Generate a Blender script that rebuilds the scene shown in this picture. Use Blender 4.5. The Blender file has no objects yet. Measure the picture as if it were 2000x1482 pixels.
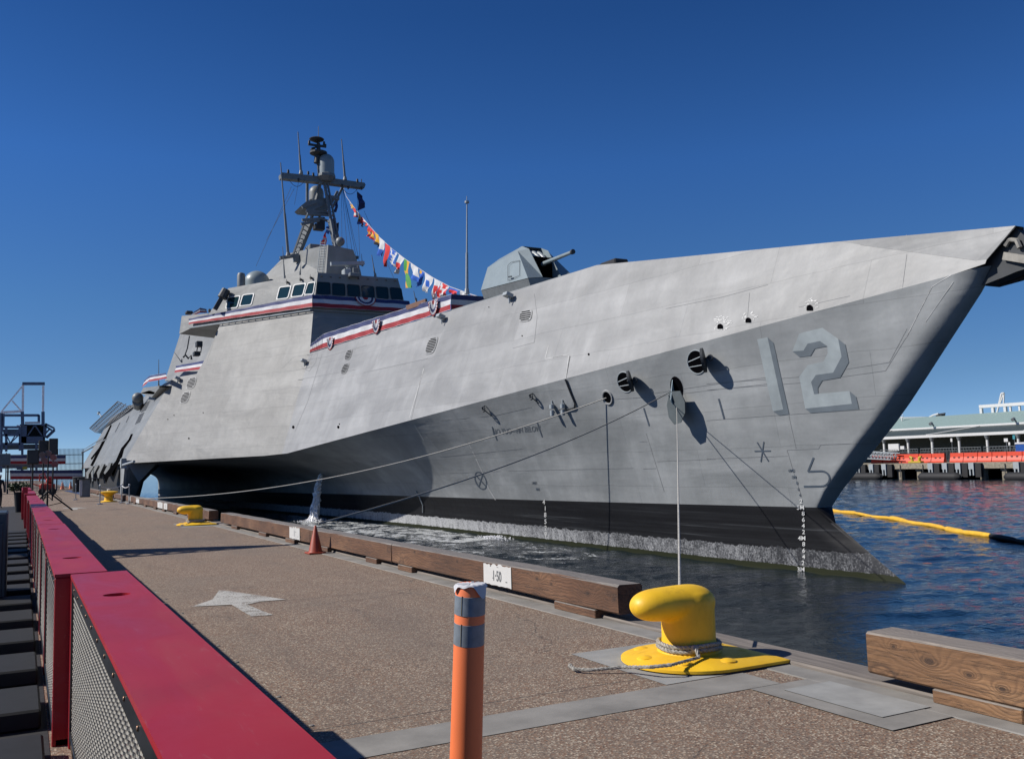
import bpy, bmesh, math, random
from mathutils import Vector, Matrix
from mathutils.bvhtree import BVHTree
random.seed(7)
S = bpy.context.scene
# ---------------------------------------------------------------- camera
F = 1800.0; CAMZ = 3.7
R = Matrix(((0.8834874482983846, -0.4677959263109356, -0.024837468662928675),
            (-0.02084714889906509, -0.09222906369741131, 0.9955195609290051),
            (0.4679907316448355, 0.8790112463082554, 0.09123543148436894)))
CP = Vector((0, 0, CAMZ))
cam = bpy.data.objects.new('camera', bpy.data.cameras.new('camera'))
S.collection.objects.link(cam); S.camera = cam
cam.data.sensor_width = 36; cam.data.lens = F / 2000 * 36
cam.data.clip_start = 0.05; cam.data.clip_end = 6000
rm = Matrix((R[0], R[1], -R[2])).transposed().to_4x4(); rm.translation = CP
cam.matrix_world = rm
# ---------------------------------------------------------------- light
SUN = Vector((-0.707, 0.330, 0.625)).normalized()
elev = math.asin(SUN.z); azim = math.atan2(SUN.x, SUN.y)      # azimuth clockwise from +Y
w = bpy.data.worlds.new('World'); S.world = w; w.use_nodes = True
nt = w.node_tree; nt.nodes.clear()
sky = nt.nodes.new('ShaderNodeTexSky'); sky.sky_type = 'NISHITA'; sky.sun_disc = False
sky.sun_elevation = elev; sky.sun_rotation = azim; sky.altitude = 8000
sky.air_density = 1.0; sky.dust_density = 0.0; sky.ozone_density = 8.0
bg = nt.nodes.new('ShaderNodeBackground'); bg.inputs[1].default_value = 0.12
wo = nt.nodes.new('ShaderNodeOutputWorld')
tc = nt.nodes.new('ShaderNodeTexCoord'); sp = nt.nodes.new('ShaderNodeSeparateXYZ'); nt.links.new(tc.outputs['Generated'], sp.inputs[0])
tr = nt.nodes.new('ShaderNodeValToRGB'); nt.links.new(sp.outputs[2], tr.inputs[0])          # clear dry air: deeper blue overhead
for p_, c_ in ((0, (.85, .66, .52)), (.08, (.78, .70, .53)), (.17, (.68, .79, .69)), (.31, (.53, .84, .96)), (.45, (.345, .655, .84)), (.9, (.30, .58, .78))):
    e_ = tr.color_ramp.elements[0] if p_ == 0 else tr.color_ramp.elements[-1] if p_ == .9 else tr.color_ramp.elements.new(p_)
    e_.position = p_; e_.color = (*c_, 1)
mx = nt.nodes.new('ShaderNodeMix'); mx.data_type = 'RGBA'; mx.blend_type = 'MULTIPLY'; mx.inputs[0].default_value = 1
nt.links.new(sky.outputs[0], mx.inputs[6]); nt.links.new(tr.outputs[0], mx.inputs[7])
vm = nt.nodes.new('ShaderNodeVectorMath'); vm.operation = 'SCALE'; vm.inputs['Scale'].default_value = 1.25
nt.links.new(mx.outputs[2], vm.inputs[0]); nt.links.new(vm.outputs[0], bg.inputs[0]); nt.links.new(bg.outputs[0], wo.inputs[0])
sl = bpy.data.lights.new('sun', 'SUN'); sl.energy = 4.8; sl.angle = math.radians(0.53); sl.color = (1, .955, .89)
so = bpy.data.objects.new('sun', sl); S.collection.objects.link(so)
so.rotation_euler = (-SUN).to_track_quat('-Z', 'Y').to_euler(); so.location = (-60, 40, 80)
S.view_settings.view_transform = 'Standard'; S.view_settings.look = 'None'
S.view_settings.exposure = 0.2; S.view_settings.gamma = 1
S.cycles.max_bounces = 6; S.cycles.use_denoising = True
# ---------------------------------------------------------------- picture point -> place point
def ray(x, y): return R.transposed() @ Vector(((x - 1000) / F, (741 - y) / F, 1.0))
def pX(x, y, X): d = ray(x, y); return CP + d * ((X - CP.x) / d.x)
def pY(x, y, Y): d = ray(x, y); return CP + d * (Y / d.y)
def pZ(x, y, Z): d = ray(x, y); return CP + d * ((Z - CP.z) / d.z)
def pP(x, y, pl): d = ray(x, y); return CP + d * (pl[0].dot(pl[1] - CP) / pl[0].dot(d))
def plane(a, b, c):
    n = (b - a).cross(c - a).normalized()
    return (n if n.x < 0 else -n, a)
def prj(p):
    v = R @ (Vector(p) - CP); return (1000 + F * v.x / v.z, 741 - F * v.y / v.z)
ZD = 2.0                      # quay deck level, water is 0
XC = 22.6                     # ship centreline
# ---------------------------------------------------------------- materials
MATS = {}; KA = .72          # camera exposed brighter: real paint is this much darker
class N:
    def __init__(s, name):
        s.m = bpy.data.materials.new(name); s.m.use_nodes = True; s.t = s.m.node_tree; s.b = s.t.nodes['Principled BSDF']
        s.co = None
    def n(s, typ, **kw):
        o = s.t.nodes.new(typ)
        for k, v in kw.items(): setattr(o, k, v)
        return o
    def l(s, a, b): s.t.links.new(a, b)
    def coord(s, scale=(1, 1, 1), kind='world'):
        if kind == 'world': c = s.n('ShaderNodeNewGeometry').outputs['Position']
        else: c = s.n('ShaderNodeTexCoord').outputs['Object']
        mp = s.n('ShaderNodeMapping'); mp.inputs['Scale'].default_value = scale; s.l(c, mp.inputs[0]); return mp.outputs[0]
    def noise(s, vec, scale, detail=4, rough=.55, dist=0):
        o = s.n('ShaderNodeTexNoise'); o.inputs['Scale'].default_value = scale; o.inputs['Detail'].default_value = detail
        o.inputs['Roughness'].default_value = rough; o.inputs['Distortion'].default_value = dist
        s.l(vec, o.inputs['Vector']); return o.outputs['Fac']
    def ramp(s, fac, stops):
        o = s.n('ShaderNodeValToRGB'); cr = o.color_ramp
        while len(cr.elements) < len(stops): cr.elements.new(.5)
        for e, (p, c) in zip(cr.elements, stops):
            e.position = p; e.color = (*c, 1) if hasattr(c, '__len__') else (c, c, c, 1)
        s.l(fac, o.inputs[0]); return o.outputs[0]
    def mix(s, fac, a, b, mode='MIX'):
        o = s.n('ShaderNodeMix', data_type='RGBA', blend_type=mode)
        for i, v in ((0, fac), (6, a), (7, b)):
            if hasattr(v, 'is_output'): s.l(v, o.inputs[i])
            elif i == 0: o.inputs[0].default_value = v
            else: o.inputs[i].default_value = (*v, 1)
        return o.outputs[2]
    def math(s, op, a, b=None, c=None):
        o = s.n('ShaderNodeMath', operation=op)
        for i, v in enumerate((a, b, c)):
            if v is None: continue
            if hasattr(v, 'is_output'): s.l(v, o.inputs[i])
            else: o.inputs[i].default_value = v
        return o.outputs[0]
    def bump(s, h, strength=.3, dist=.02, prev=None):
        o = s.n('ShaderNodeBump'); o.inputs['Strength'].default_value = strength; o.inputs['Distance'].default_value = dist
        s.l(h, o.inputs['Height'])
        if prev is not None: s.l(prev, o.inputs['Normal'])
        s.l(o.outputs[0], s.b.inputs['Normal']); return o.outputs[0]
    def col(s, c):
        if hasattr(c, 'is_output'): s.l(s.mix(1.0, c, (KA, KA, KA), 'MULTIPLY'), s.b.inputs['Base Color'])
        else: s.b.inputs['Base Color'].default_value = (*[x * KA for x in c], 1)
def mat(name, c, rough=.6, metal=0, var=.12, vs=3.0, bump=0, spec=.5, vscale=(1, 1, 1)):
    if name in MATS: return MATS[name]
    k = N(name); k.b.inputs['Roughness'].default_value = rough; k.b.inputs['Metallic'].default_value = metal
    k.b.inputs['Specular IOR Level'].default_value = spec
    v = k.coord(vscale); n = k.noise(v, vs, 6, .6)
    lo = tuple(max(0, x * (1 - var * 1.6)) for x in c); hi = tuple(x * (1 + var * 1.6) for x in c)
    k.col(k.ramp(n, [(.3, lo), (.7, hi)]))
    if bump: k.bump(n, .5, bump)
    MATS[name] = k.m; return k.m
def hullmat(name, base, dark, bot=False, coarse=1.0, rough=.5):
    k = N(name); k.b.inputs['Roughness'].default_value = rough; k.b.inputs['Specular IOR Level'].default_value = .22
    v = k.coord((1, 1, 1)); v2 = k.coord((1.1, 1.1, .16)); v3 = k.coord((.25, .25, 1.6))
    n1 = k.noise(k.coord((1, .7, 1.3)), .34, 3, .5, .8); n2 = k.noise(v2, 1.1, 4, .55); n3 = k.noise(v3, .8, 3, .5); n4 = k.noise(v, 7, 4, .6)
    c = k.ramp(n1, [(.32, dark), (.5, tuple((a + b) / 2 for a, b in zip(base, dark))), (.68, base)])
    c = k.mix(k.math('MULTIPLY', k.ramp(n2, [(.42, 0), (.75, 1)]), .30), c, tuple(x * .72 for x in dark))
    c = k.mix(k.math('MULTIPLY', k.ramp(n2, [(.2, 1), (.42, 0)]), .40), c, tuple(min(1, x * 1.22) for x in base))
    c = k.mix(k.math('MULTIPLY', k.ramp(n3, [(.45, 0), (.6, 1)]), .3), c, tuple(x * .86 for x in dark))
    # plate seams: faint tone steps between welded plates
    br = k.n('ShaderNodeTexBrick'); br.inputs['Scale'].default_value = 1; br.inputs['Mortar Size'].default_value = .012
    br.inputs['Brick Width'].default_value = 7.5; br.inputs['Row Height'].default_value = 1.35
    br.inputs['Color1'].default_value = (.40, .40, .40, 1); br.inputs['Color2'].default_value = (.62, .62, .62, 1); br.inputs['Mortar'].default_value = (.25, .25, .25, 1)
    sx = k.n('ShaderNodeSeparateXYZ'); k.l(v, sx.inputs[0]); cb = k.n('ShaderNodeCombineXYZ')
    wob = k.math('MULTIPLY', k.math('SUBTRACT', n1, .5), .25)
    k.l(sx.outputs[1], cb.inputs[0]); k.l(k.math('ADD', sx.outputs[2], wob), cb.inputs[1]); k.l(cb.outputs[0], br.inputs['Vector'])
    c = k.mix(.5, c, br.outputs['Color'], 'SOFT_LIGHT')
    c = k.mix(.03, c, k.ramp(n4, [(.3, 0), (.7, 1)]), 'OVERLAY')
    if bot:
        z = sx.outputs[2]
        nv = k.noise(k.coord((1.2, 1.2, .35)), 2.2, 8, .75); nf = k.noise(v, 14, 8, .8)
        zb = k.math('ADD', z, k.math('MULTIPLY', k.math('SUBTRACT', nv, .5), .5))
        boot = k.math('GREATER_THAN', k.math('ADD', 2.22, k.math('MULTIPLY', sx.outputs[1], -.006)), z)
        streak = k.ramp(k.noise(k.coord((.12, .12, 7)), 1.0, 4, .6), [(.45, (.010, .010, .012)), (.62, (.02, .021, .024)), (.7, (.06, .064, .07))])
        c = k.mix(boot, c, streak)
        crm = k.math('GREATER_THAN', .72, zb)
        crust = k.ramp(k.math('ADD', k.math('MULTIPLY', k.math('MINIMUM', k.math('SUBTRACT', sx.outputs[1], 36), 14), .0048), k.math('ADD', k.math('MULTIPLY', nf, .58), k.math('MULTIPLY', nv, .36))), [(.38, (.05, .052, .058)), (.45, (.22, .225, .235)), (.56, (.58, .59, .60))])
        c = k.mix(k.math('MULTIPLY', crm, k.ramp(nf, [(.36, .3), (.46, 1)])), c, crust)
        alg = k.math('GREATER_THAN', .17, k.math('ADD', z, k.math('MULTIPLY', k.math('SUBTRACT', nv, .5), .15)))
        c = k.mix(alg, c, (.026, .030, .012))
    k.col(c)
    h = k.math('ADD', k.math('MULTIPLY', n1, 1.0), k.math('MULTIPLY', n3, .5))
    n5 = k.noise(v, 1.3 * coarse, 3, .5); h = k.math('ADD', h, k.math('MULTIPLY', n5, .35))
    b1 = k.bump(h, .8, .065)
    k.bump(k.math('ADD', k.math('MULTIPLY', n4, .3), br.outputs['Fac']), .3, .005, b1)
    MATS[name] = k.m; return k.m
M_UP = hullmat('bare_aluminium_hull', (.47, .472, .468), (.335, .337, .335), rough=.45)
M_LOW = hullmat('grey_hull_paint', (.45, .465, .47), (.29, .305, .31), True, rough=.55)
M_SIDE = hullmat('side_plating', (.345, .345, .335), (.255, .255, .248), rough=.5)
M_SUP = hullmat('superstructure_paint', (.36, .365, .355), (.28, .285, .275))
M_GREY = mat('ship_grey', (.22, .24, .25), .5, var=.1)
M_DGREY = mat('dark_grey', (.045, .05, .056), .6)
M_LGREY = mat('light_grey_paint', (.42, .46, .48), .45, var=.06)
M_GUN = mat('gun_grey', (.30, .36, .38), .4, var=.05, vs=1.5)
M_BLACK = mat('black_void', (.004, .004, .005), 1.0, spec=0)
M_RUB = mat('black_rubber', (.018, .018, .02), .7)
M_WHITE = mat('white_paint', (.78, .78, .76), .5, var=.04)
M_STEEL = mat('brushed_steel', (.45, .45, .45), .35, .8)
def yelmat():
    k = N('yellow_enamel'); v = k.coord(); n = k.noise(v, 3, 5, .6); n2 = k.noise(v, 22, 6, .75, .5); n3 = k.noise(k.coord((3, 3, .7)), 3, 5, .7)
    c = k.ramp(n, [(.3, (1.0, .57, .02)), (.7, (1.22, .74, .03))])
    c = k.mix(k.math('MULTIPLY', k.ramp(n3, [(.55, 0), (.72, 1)]), .45), c, (.50, .27, .02))
    c = k.mix(k.ramp(n2, [(.68, 0), (.71, 1)]), c, (.20, .10, .03)); k.col(c); k.l(k.ramp(n3, [(.3, .42), (.7, .65)]), k.b.inputs['Roughness'])
    k.bump(k.math('ADD', n, k.math('MULTIPLY', n2, .3)), .5, .006); return k.m
M_YEL = yelmat()
M_YELD = mat('yellow_old_paint', (.62, .42, .03), .5, var=.2, vs=9, bump=.004)
M_ORG = mat('orange_plastic', (1.25, .30, .105), .55, var=.04)
M_CONE = mat('cone_orange', (.44, .065, .025), .55, var=.15, vs=12)
M_TAPE = mat('grey_reflective_tape', (.27, .31, .35), .4, var=.1, vs=20)
M_CLOTH = mat('white_cloth', (.72, .72, .74), .8, var=.04)
M_ROPE = mat('pale_rope', (.48, .46, .42), .9, var=.25, vs=30)
M_ROPED = mat('weathered_rope', (.40, .385, .35), .9, var=.35, vs=40)
M_CONC = mat('concrete', (.30, .285, .26), .85, var=.16, vs=2.4, bump=.004)
M_CONCL = mat('pale_concrete', (.36, .36, .345), .85, var=.12, vs=3, bump=.003)
M_NAVY = mat('navy_cloth', (.03, .045, .16), .75, var=.1)
M_REDC = mat('red_cloth', (.38, .02, .03), .75, var=.1)
M_FRED = mat('flag_red', (.72, .03, .03), .7, var=.08)
M_FBLU = mat('flag_blue', (.02, .13, .60), .7, var=.08)
M_FYEL = mat('flag_yellow', (.80, .42, .03), .7, var=.08)
M_FGRN = mat('flag_green', (.06, .35, .05), .7, var=.08)
M_FBLK = mat('flag_black', (.01, .012, .03), .7)
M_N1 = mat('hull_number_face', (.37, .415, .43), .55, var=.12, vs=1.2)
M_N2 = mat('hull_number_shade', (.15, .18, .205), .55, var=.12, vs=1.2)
M_MARK = mat('faded_marking', (.075, .10, .135), .6)
M_SEAM = mat('weld_seam', (.27, .275, .28), .6)
M_SEAML = mat('pale_seam', (.55, .55, .54), .6)
M_BARR = mat('barrier_red', (.80, .075, .025), .45, var=.08)
M_TEAL = mat('roof_teal', (.33, .45, .42), .6, var=.06)
M_TEALD = mat('canopy_dark', (.07, .09, .085), .5)
M_STON = mat('weathered_pier', (.33, .29, .22), .9, var=.25, vs=3)
M_BLUE = mat('portable_blue', (.02, .10, .40), .4)
M_CRB = mat('tower_blue', (.10, .16, .27), .5)
M_CRW = mat('tower_white', (1.2, 1.22, 1.24), .5)
def glassmat():
    k = N('bridge_glass'); k.b.inputs['Roughness'].default_value = .12; k.col((.012, .04, .048)); k.b.inputs['Specular IOR Level'].default_value = .4; return k.m
M_GLASS = glassmat()
def redmat():
    k = N('red_enamel'); v = k.coord(); n = k.noise(v, .9, 4, .5, 1.5); n2 = k.noise(v, 40, 3, .5); n3 = k.noise(k.coord((1, .25, 1)), 3.1, 6, .6, 1.2)
    c = k.ramp(n, [(.35, (.42, .011, .020)), (.65, (.50, .015, .026))])
    c = k.mix(k.math('MULTIPLY', k.ramp(n3, [(.5, 0), (.72, 1)]), .35), c, (.42, .09, .10)); n6 = k.noise(k.coord((6, .9, 6)), 6, 6, .75, .6); n7 = k.noise(v, 26, 5, .7)
    c = k.mix(k.math('MULTIPLY', k.ramp(n6, [(.60, 0), (.68, 1)]), .30), c, (.55, .22, .22))
    c = k.mix(k.math('MULTIPLY', k.ramp(n7, [(.66, 0), (.70, 1)]), .5), c, (.12, .01, .015)); k.col(c)
    k.l(k.ramp(n3, [(.3, .34), (.7, .5)]), k.b.inputs['Roughness'])
    k.b.inputs['Specular IOR Level'].default_value = .44; return k.m
M_RED = redmat()
def deckmat():
    k = N('exposed_aggregate'); v = k.coord()
    vo = k.n('ShaderNodeTexVoronoi'); vo.inputs['Scale'].default_value = 72; vo.inputs['Randomness'].default_value = 1; k.l(v, vo.inputs['Vector'])
    sc = k.n('ShaderNodeSeparateColor'); k.l(vo.outputs['Color'], sc.inputs[0])
    st = k.ramp(sc.outputs[0], [(0, (.06, .045, .04)), (.2, (.25, .125, .07)), (.4, (.40, .29, .20)), (.6, (.16, .145, .125)), (.8, (.50, .43, .34)), (1, (.74, .69, .58))])
    big = k.noise(v, .35, 6, .6); mid = k.noise(v, 2.5, 6, .65); fine = k.noise(v, 160, 3, .6)
    c = k.mix(k.ramp(vo.outputs['Distance'], [(.35, 0), (.8, 1)]), st, (.25, .20, .155))
    c = k.mix(.55, c, k.ramp(mid, [(.3, (.36, .27, .22)), (.7, (.50, .43, .38))]), 'OVERLAY')
    c = k.mix(k.math('MULTIPLY', k.ramp(big, [(.45, 0), (.7, 1)]), .4), c, (.22, .185, .15))
    c = k.mix(.12, c, k.ramp(fine, [(.3, 0), (.7, 1)]), 'OVERLAY')
    # sawn joints across the quay
    sx = k.n('ShaderNodeSeparateXYZ'); k.l(v, sx.inputs[0])
    fr = k.math('FRACT', k.math('DIVIDE', k.math('ADD', sx.outputs[1], k.math('MULTIPLY', k.math('SUBTRACT', mid, .5), .05)), 6.1))
    jt = k.math('GREATER_THAN', .0022, fr)
    # hairline cracks, gum and oil spots, pale droppings
    wv = k.n('ShaderNodeVectorMath', operation='ADD'); k.l(v, wv.inputs[0]); nz = k.n('ShaderNodeTexNoise'); nz.inputs['Scale'].default_value = 1.3; nz.inputs['Detail'].default_value = 6; k.l(v, nz.inputs['Vector']); k.l(nz.outputs['Color'], wv.inputs[1])
    ck = k.n('ShaderNodeTexVoronoi', feature='DISTANCE_TO_EDGE'); ck.inputs['Scale'].default_value = .33; k.l(wv.outputs[0], ck.inputs['Vector'])
    crk = k.math('MULTIPLY', k.math('GREATER_THAN', .0028, ck.outputs['Distance']), k.math('GREATER_THAN', big, .5))
    c = k.mix(k.math('MULTIPLY', crk, .6), c, (.05, .042, .038))
    sp = k.n('ShaderNodeTexVoronoi'); sp.inputs['Scale'].default_value = 1.9; k.l(v, sp.inputs['Vector']); ss = k.n('ShaderNodeSeparateColor'); k.l(sp.outputs['Color'], ss.inputs[0])
    rad_ = k.math('MULTIPLY', ss.outputs[0], .09)
    c = k.mix(k.math('MULTIPLY', k.math('MULTIPLY', k.math('LESS_THAN', sp.outputs['Distance'], rad_), k.math('GREATER_THAN', ss.outputs[1], .55)), .55), c, (.08, .065, .055))
    c = k.mix(k.math('MULTIPLY', k.math('LESS_THAN', sp.outputs['Distance'], k.math('MULTIPLY', ss.outputs[2], .045)), k.math('LESS_THAN', ss.outputs[1], .16)), c, (.75, .74, .70))
    st2 = k.noise(k.coord((1.4, .22, 1)), 1.1, 5, .6); c = k.mix(k.math('MULTIPLY', k.ramp(st2, [(.52, 0), (.7, 1)]), .28), c, (.13, .105, .09))
    c = k.mix(jt, c, (.06, .05, .045))
    k.col(c); k.b.inputs['Roughness'].default_value = .85
    k.bump(vo.outputs['Distance'], .6, .004); return k.m
M_DECK = deckmat()
def woodmat(name, side=(.22, .105, .055), lightc=(.38, .20, .105), darkc=(.05, .024, .015), top=(.30, .27, .245), knots=()):
    k = N(name); v = k.coord((1, 1, 1))
    # knots: stretched voronoi cells bend the grain around them
    vk = k.coord((1, .55, 1.0)); vo = k.n('ShaderNodeTexVoronoi'); vo.inputs['Scale'].default_value = 2.6; k.l(vk, vo.inputs['Vector'])
    dk = vo.outputs['Distance']; wrp = k.noise(v, 2.2, 4, .5)
    sx = k.n('ShaderNodeSeparateXYZ'); k.l(v, sx.inputs[0])
    hz = k.math('ADD', sx.outputs[2], k.math('MULTIPLY', sx.outputs[0], .7))
    knot = k.ramp(dk, [(0, 1), (.28, .22), (.6, 0)])
    ph = k.math('ADD', k.math('MULTIPLY', hz, 150), k.math('MULTIPLY', knot, 34)); ph = k.math('ADD', ph, k.math('MULTIPLY', wrp, 34))
    core = None
    for yc, zc, rk in knots:                       # big branch knots: rings of grain round a dark heart
        dy = k.math('SUBTRACT', sx.outputs[1], yc); dz = k.math('MULTIPLY', k.math('SUBTRACT', sx.outputs[2], zc), 1.25)
        d_ = k.math('SQRT', k.math('ADD', k.math('MULTIPLY', k.math('MULTIPLY', dy, dy), .45), k.math('MULTIPLY', dz, dz)))
        ph = k.math('ADD', ph, k.math('MULTIPLY', k.math('EXPONENT', k.math('MULTIPLY', d_, -1 / rk)), 42))
        cr_ = k.ramp(k.math('DIVIDE', d_, rk), [(.30, 1), (.42, .25), (.62, .6), (.8, 0)]); core = cr_ if core is None else k.math('MAXIMUM', core, cr_)
    g = k.math('MULTIPLY_ADD', k.math('SINE', ph), .5, .5)
    fib = k.noise(k.coord((22, .8, 22)), 3.5, 6, .7)
    big = k.noise(k.coord((1, .5, 1)), 1.6, 5, .6)
    c = k.ramp(big, [(.3, tuple(x * .55 for x in side)), (.5, side), (.72, lightc)])
    c = k.mix(k.math('MULTIPLY', k.ramp(g, [(0, 1), (.5, 0)]), k.math('MULTIPLY_ADD', k.ramp(big, [(.35, 0), (.65, 1)]), .35, .15)), c, darkc)
    c = k.mix(k.math('MULTIPLY', k.ramp(fib, [(.3, 0), (.7, 1)]), .55), c, tuple(x * .6 for x in darkc))
    c = k.mix(k.ramp(dk, [(.14, 0), (.17, .6), (.24, 0)]), c, (.05, .028, .02)); c = k.mix(k.ramp(dk, [(.05, 1), (.10, 0)]), c, (.035, .02, .014))
    if core is not None: c = k.mix(k.math('MULTIPLY', core, .85), c, (.045, .024, .016))
    crack = k.ramp(k.noise(k.coord((1, .18, 6)), 3.4, 5, .6), [(.485, 0), (.5, 1), (.515, 0)])
    c = k.mix(k.math('MULTIPLY', crack, .55), c, (.012, .008, .006))
    ge = k.n('ShaderNodeNewGeometry'); sn = k.n('ShaderNodeSeparateXYZ'); k.l(ge.outputs['True Normal'], sn.inputs[0])
    up = k.math('GREATER_THAN', sn.outputs[2], .6)
    tc = k.mix(k.math('MULTIPLY', k.ramp(fib, [(.4, 0), (.62, 1)]), .7), top, tuple(x * .45 for x in top))
    tc = k.mix(k.math('MULTIPLY', k.ramp(g, [(0, 1), (.5, 0)]), .3), tc, tuple(x * .4 for x in top))
    c = k.mix(up, c, tc); k.col(c); k.b.inputs['Roughness'].default_value = .75
    k.bump(k.math('ADD', k.math('MULTIPLY', g, .5), k.math('ADD', fib, k.math('MULTIPLY', crack, -1.5))), .6, .004); return k.m
kn_ = lambda pts: [(pX(x, y, 5.55).y, pX(x, y, 5.55).z, r) for x, y, r in pts]
M_WOOD = woodmat('weathered_timber')
M_WOODK = woodmat('knotty_timber', knots=kn_(((810, 1077, .05), (893, 1096, .045), (1049, 1130, .05), (1076, 1140, .035), (1148, 1158, .06), (1200, 1170, .045))))
M_WOODL = woodmat('oiled_timber', (.36, .19, .09), (.62, .36, .18), (.07, .033, .018), (.36, .31, .265), kn_(((1815, 1291, .075), (1893, 1318, .04), (1745, 1262, .03), (1958, 1345, .045))))
def watermat():
    k = N('sea_water'); k.b.inputs['Roughness'].default_value = .05
    k.b.inputs['IOR'].default_value = 1.33; k.b.inputs['Specular IOR Level'].default_value = .46
    k.col((.002, .012, .024))
    b = k.noise(k.coord((.8, 1.2, 1)), 2.6, 5, .6, .4); c = k.noise(k.coord(), 11, 3, .5)
    k.bump(k.math('ADD', b, k.math('MULTIPLY', c, .12)), .7, .07); return k.m
M_WATER = watermat()
# ---------------------------------------------------------------- mesh helpers
class MB:
    def __init__(s): s.v = []; s.f = []; s.m = []
    def add(s, vs, fs, mi=0):
        o = len(s.v); s.v += [Vector(p) for p in vs]; s.f += [tuple(i + o for i in f) for f in fs]; s.m += [mi] * len(fs); return s
    def box(s, a, b, mi=0, M=None):
        x0, y0, z0 = a; x1, y1, z1 = b
        p = [Vector(q) for q in ((x0, y0, z0), (x1, y0, z0), (x1, y1, z0), (x0, y1, z0), (x0, y0, z1), (x1, y0, z1), (x1, y1, z1), (x0, y1, z1))]
        if M: p = [M @ q for q in p]
        return s.add(p, [(0, 3, 2, 1), (4, 5, 6, 7), (0, 1, 5, 4), (1, 2, 6, 5), (2, 3, 7, 6), (3, 0, 4, 7)], mi)
    def bbox(s, a, b, c=.01, mi=0):
        """box with chamfered edges"""
        x0, y0, z0 = a; x1, y1, z1 = b; P = []; 
        rings = []
        for z, i in ((z0, c), (z0 + c, 0), (z1 - c, 0), (z1, c)):
            rings.append([(x0 + i + c * (i == 0), y0 + i, z), (x1 - i - c * (i == 0), y0 + i, z), (x1 - i, y0 + i + c, z), (x1 - i, y1 - i - c, z), (x1 - i - c, y1 - i, z), (x0 + i + c, y1 - i, z), (x0 + i, y1 - i - c, z), (x0 + i, y0 + i + c, z)])
        return s.rings(rings, True, True, mi)
    def rings(s, rings, cap0=True, cap1=True, mi=0, closed=True):
        n = len(rings[0]); vs = [p for r in rings for p in r]; fs = []
        for i in range(len(rings) - 1):
            for j in range(n if closed else n - 1):
                k = (j + 1) % n; fs.append((i * n + j, i * n + k, (i + 1) * n + k, (i + 1) * n + j))
        if cap0: fs.append(tuple(range(n - 1, -1, -1)))
        if cap1: fs.append(tuple((len(rings) - 1) * n + j for j in range(n)))
        return s.add(vs, fs, mi)
    def cyl(s, p, q, r, r2=None, n=10, mi=0, caps=True):
        p = Vector(p); q = Vector(q); r2 = r if r2 is None else r2; d = (q - p).normalized()
        a = d.orthogonal().normalized(); b = d.cross(a)
        ring = lambda c, rr: [c + (a * math.cos(t) + b * math.sin(t)) * rr for t in (2 * math.pi * i / n for i in range(n))]
        return s.rings([ring(p, r), ring(q, r2)], caps, caps, mi)
    def tube(s, pts, r, n=6, mi=0):
        pts = [Vector(p) for p in pts]; rings = []; a = None
        for i, p in enumerate(pts):
            d = (pts[min(i + 1, len(pts) - 1)] - pts[max(i - 1, 0)]).normalized()
            if a is None: a = d.orthogonal().normalized()
            a = (a - d * a.dot(d)).normalized(); b = d.cross(a)
            rr = r[i] if hasattr(r, '__len__') else r
            rings.append([p + (a * math.cos(t) + b * math.sin(t)) * rr for t in (2 * math.pi * j / n for j in range(n))])
        return s.rings(rings, True, True, mi)
    def bar(s, p, q, w, h=None, mi=0, up=(0, 0, 1)):
        """rectangular bar"""
        p = Vector(p); q = Vector(q); h = h or w; d = (q - p).normalized(); u = Vector(up)
        if abs(d.dot(u)) > .98: u = Vector((0, 1, 0))
        a = d.cross(u).normalized(); b = a.cross(d)
        k = [a * w / 2 + b * h / 2, -a * w / 2 + b * h / 2, -a * w / 2 - b * h / 2, a * w / 2 - b * h / 2]
        return s.rings([[p + x for x in k], [q + x for x in k]], True, True, mi)
    def lathe(s, c, prof, n=24, mi=0, ax=None):
        c = Vector(c); M = Matrix.Identity(3) if ax is None else Vector((0, 0, 1)).rotation_difference(Vector(ax)).to_matrix()
        rings = [[c + M @ Vector((r * math.cos(t), r * math.sin(t), z)) for t in (2 * math.pi * i / n for i in range(n))] for r, z in prof]
        return s.rings(rings, prof[0][0] > 1e-4, prof[-1][0] > 1e-4, mi)
    def sph(s, c, r, n=16, mi=0, sz=1):
        return s.lathe(c, [(max(r * math.sin(math.pi * i / (n // 2)), 1e-5), -r * sz * math.cos(math.pi * i / (n // 2))) for i in range(n // 2 + 1)], n, mi)
    def prism(s, poly, vec, mi=0):
        poly = [Vector(p) for p in poly]; vec = Vector(vec); n = len(poly)
        return s.rings([poly, [p + vec for p in poly]], True, True, mi)
    def poly(s, pts, mi=0): return s.add(pts, [tuple(range(len(pts)))], mi)
    def build(s, name, mats, parent=None, smooth=False, base=None, sharp=35, bevel=0):
        me = bpy.data.meshes.new(name); me.from_pydata([tuple(p) for p in s.v], [], s.f)
        if not isinstance(mats, (list, tuple)): mats = [mats]
        for m in mats: me.materials.append(m)
        for p, mi in zip(me.polygons, s.m): p.material_index = mi
        bm = bmesh.new(); bm.from_mesh(me); bmesh.ops.remove_doubles(bm, verts=bm.verts, dist=1e-5)
        bmesh.ops.recalc_face_normals(bm, faces=bm.faces); bm.to_mesh(me); bm.free()
        if smooth:
            me.polygons.foreach_set('use_smooth', [True] * len(me.polygons)); me.set_sharp_from_angle(angle=math.radians(sharp))
        me.update(); o = bpy.data.objects.new(name, me); S.collection.objects.link(o)
        if parent is not None:
            o.parent = parent; L = Vector(parent.location)
            if parent.parent: L = L + parent.parent.location
            o.location = -L if parent.type == 'EMPTY' else (0, 0, 0)
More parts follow.
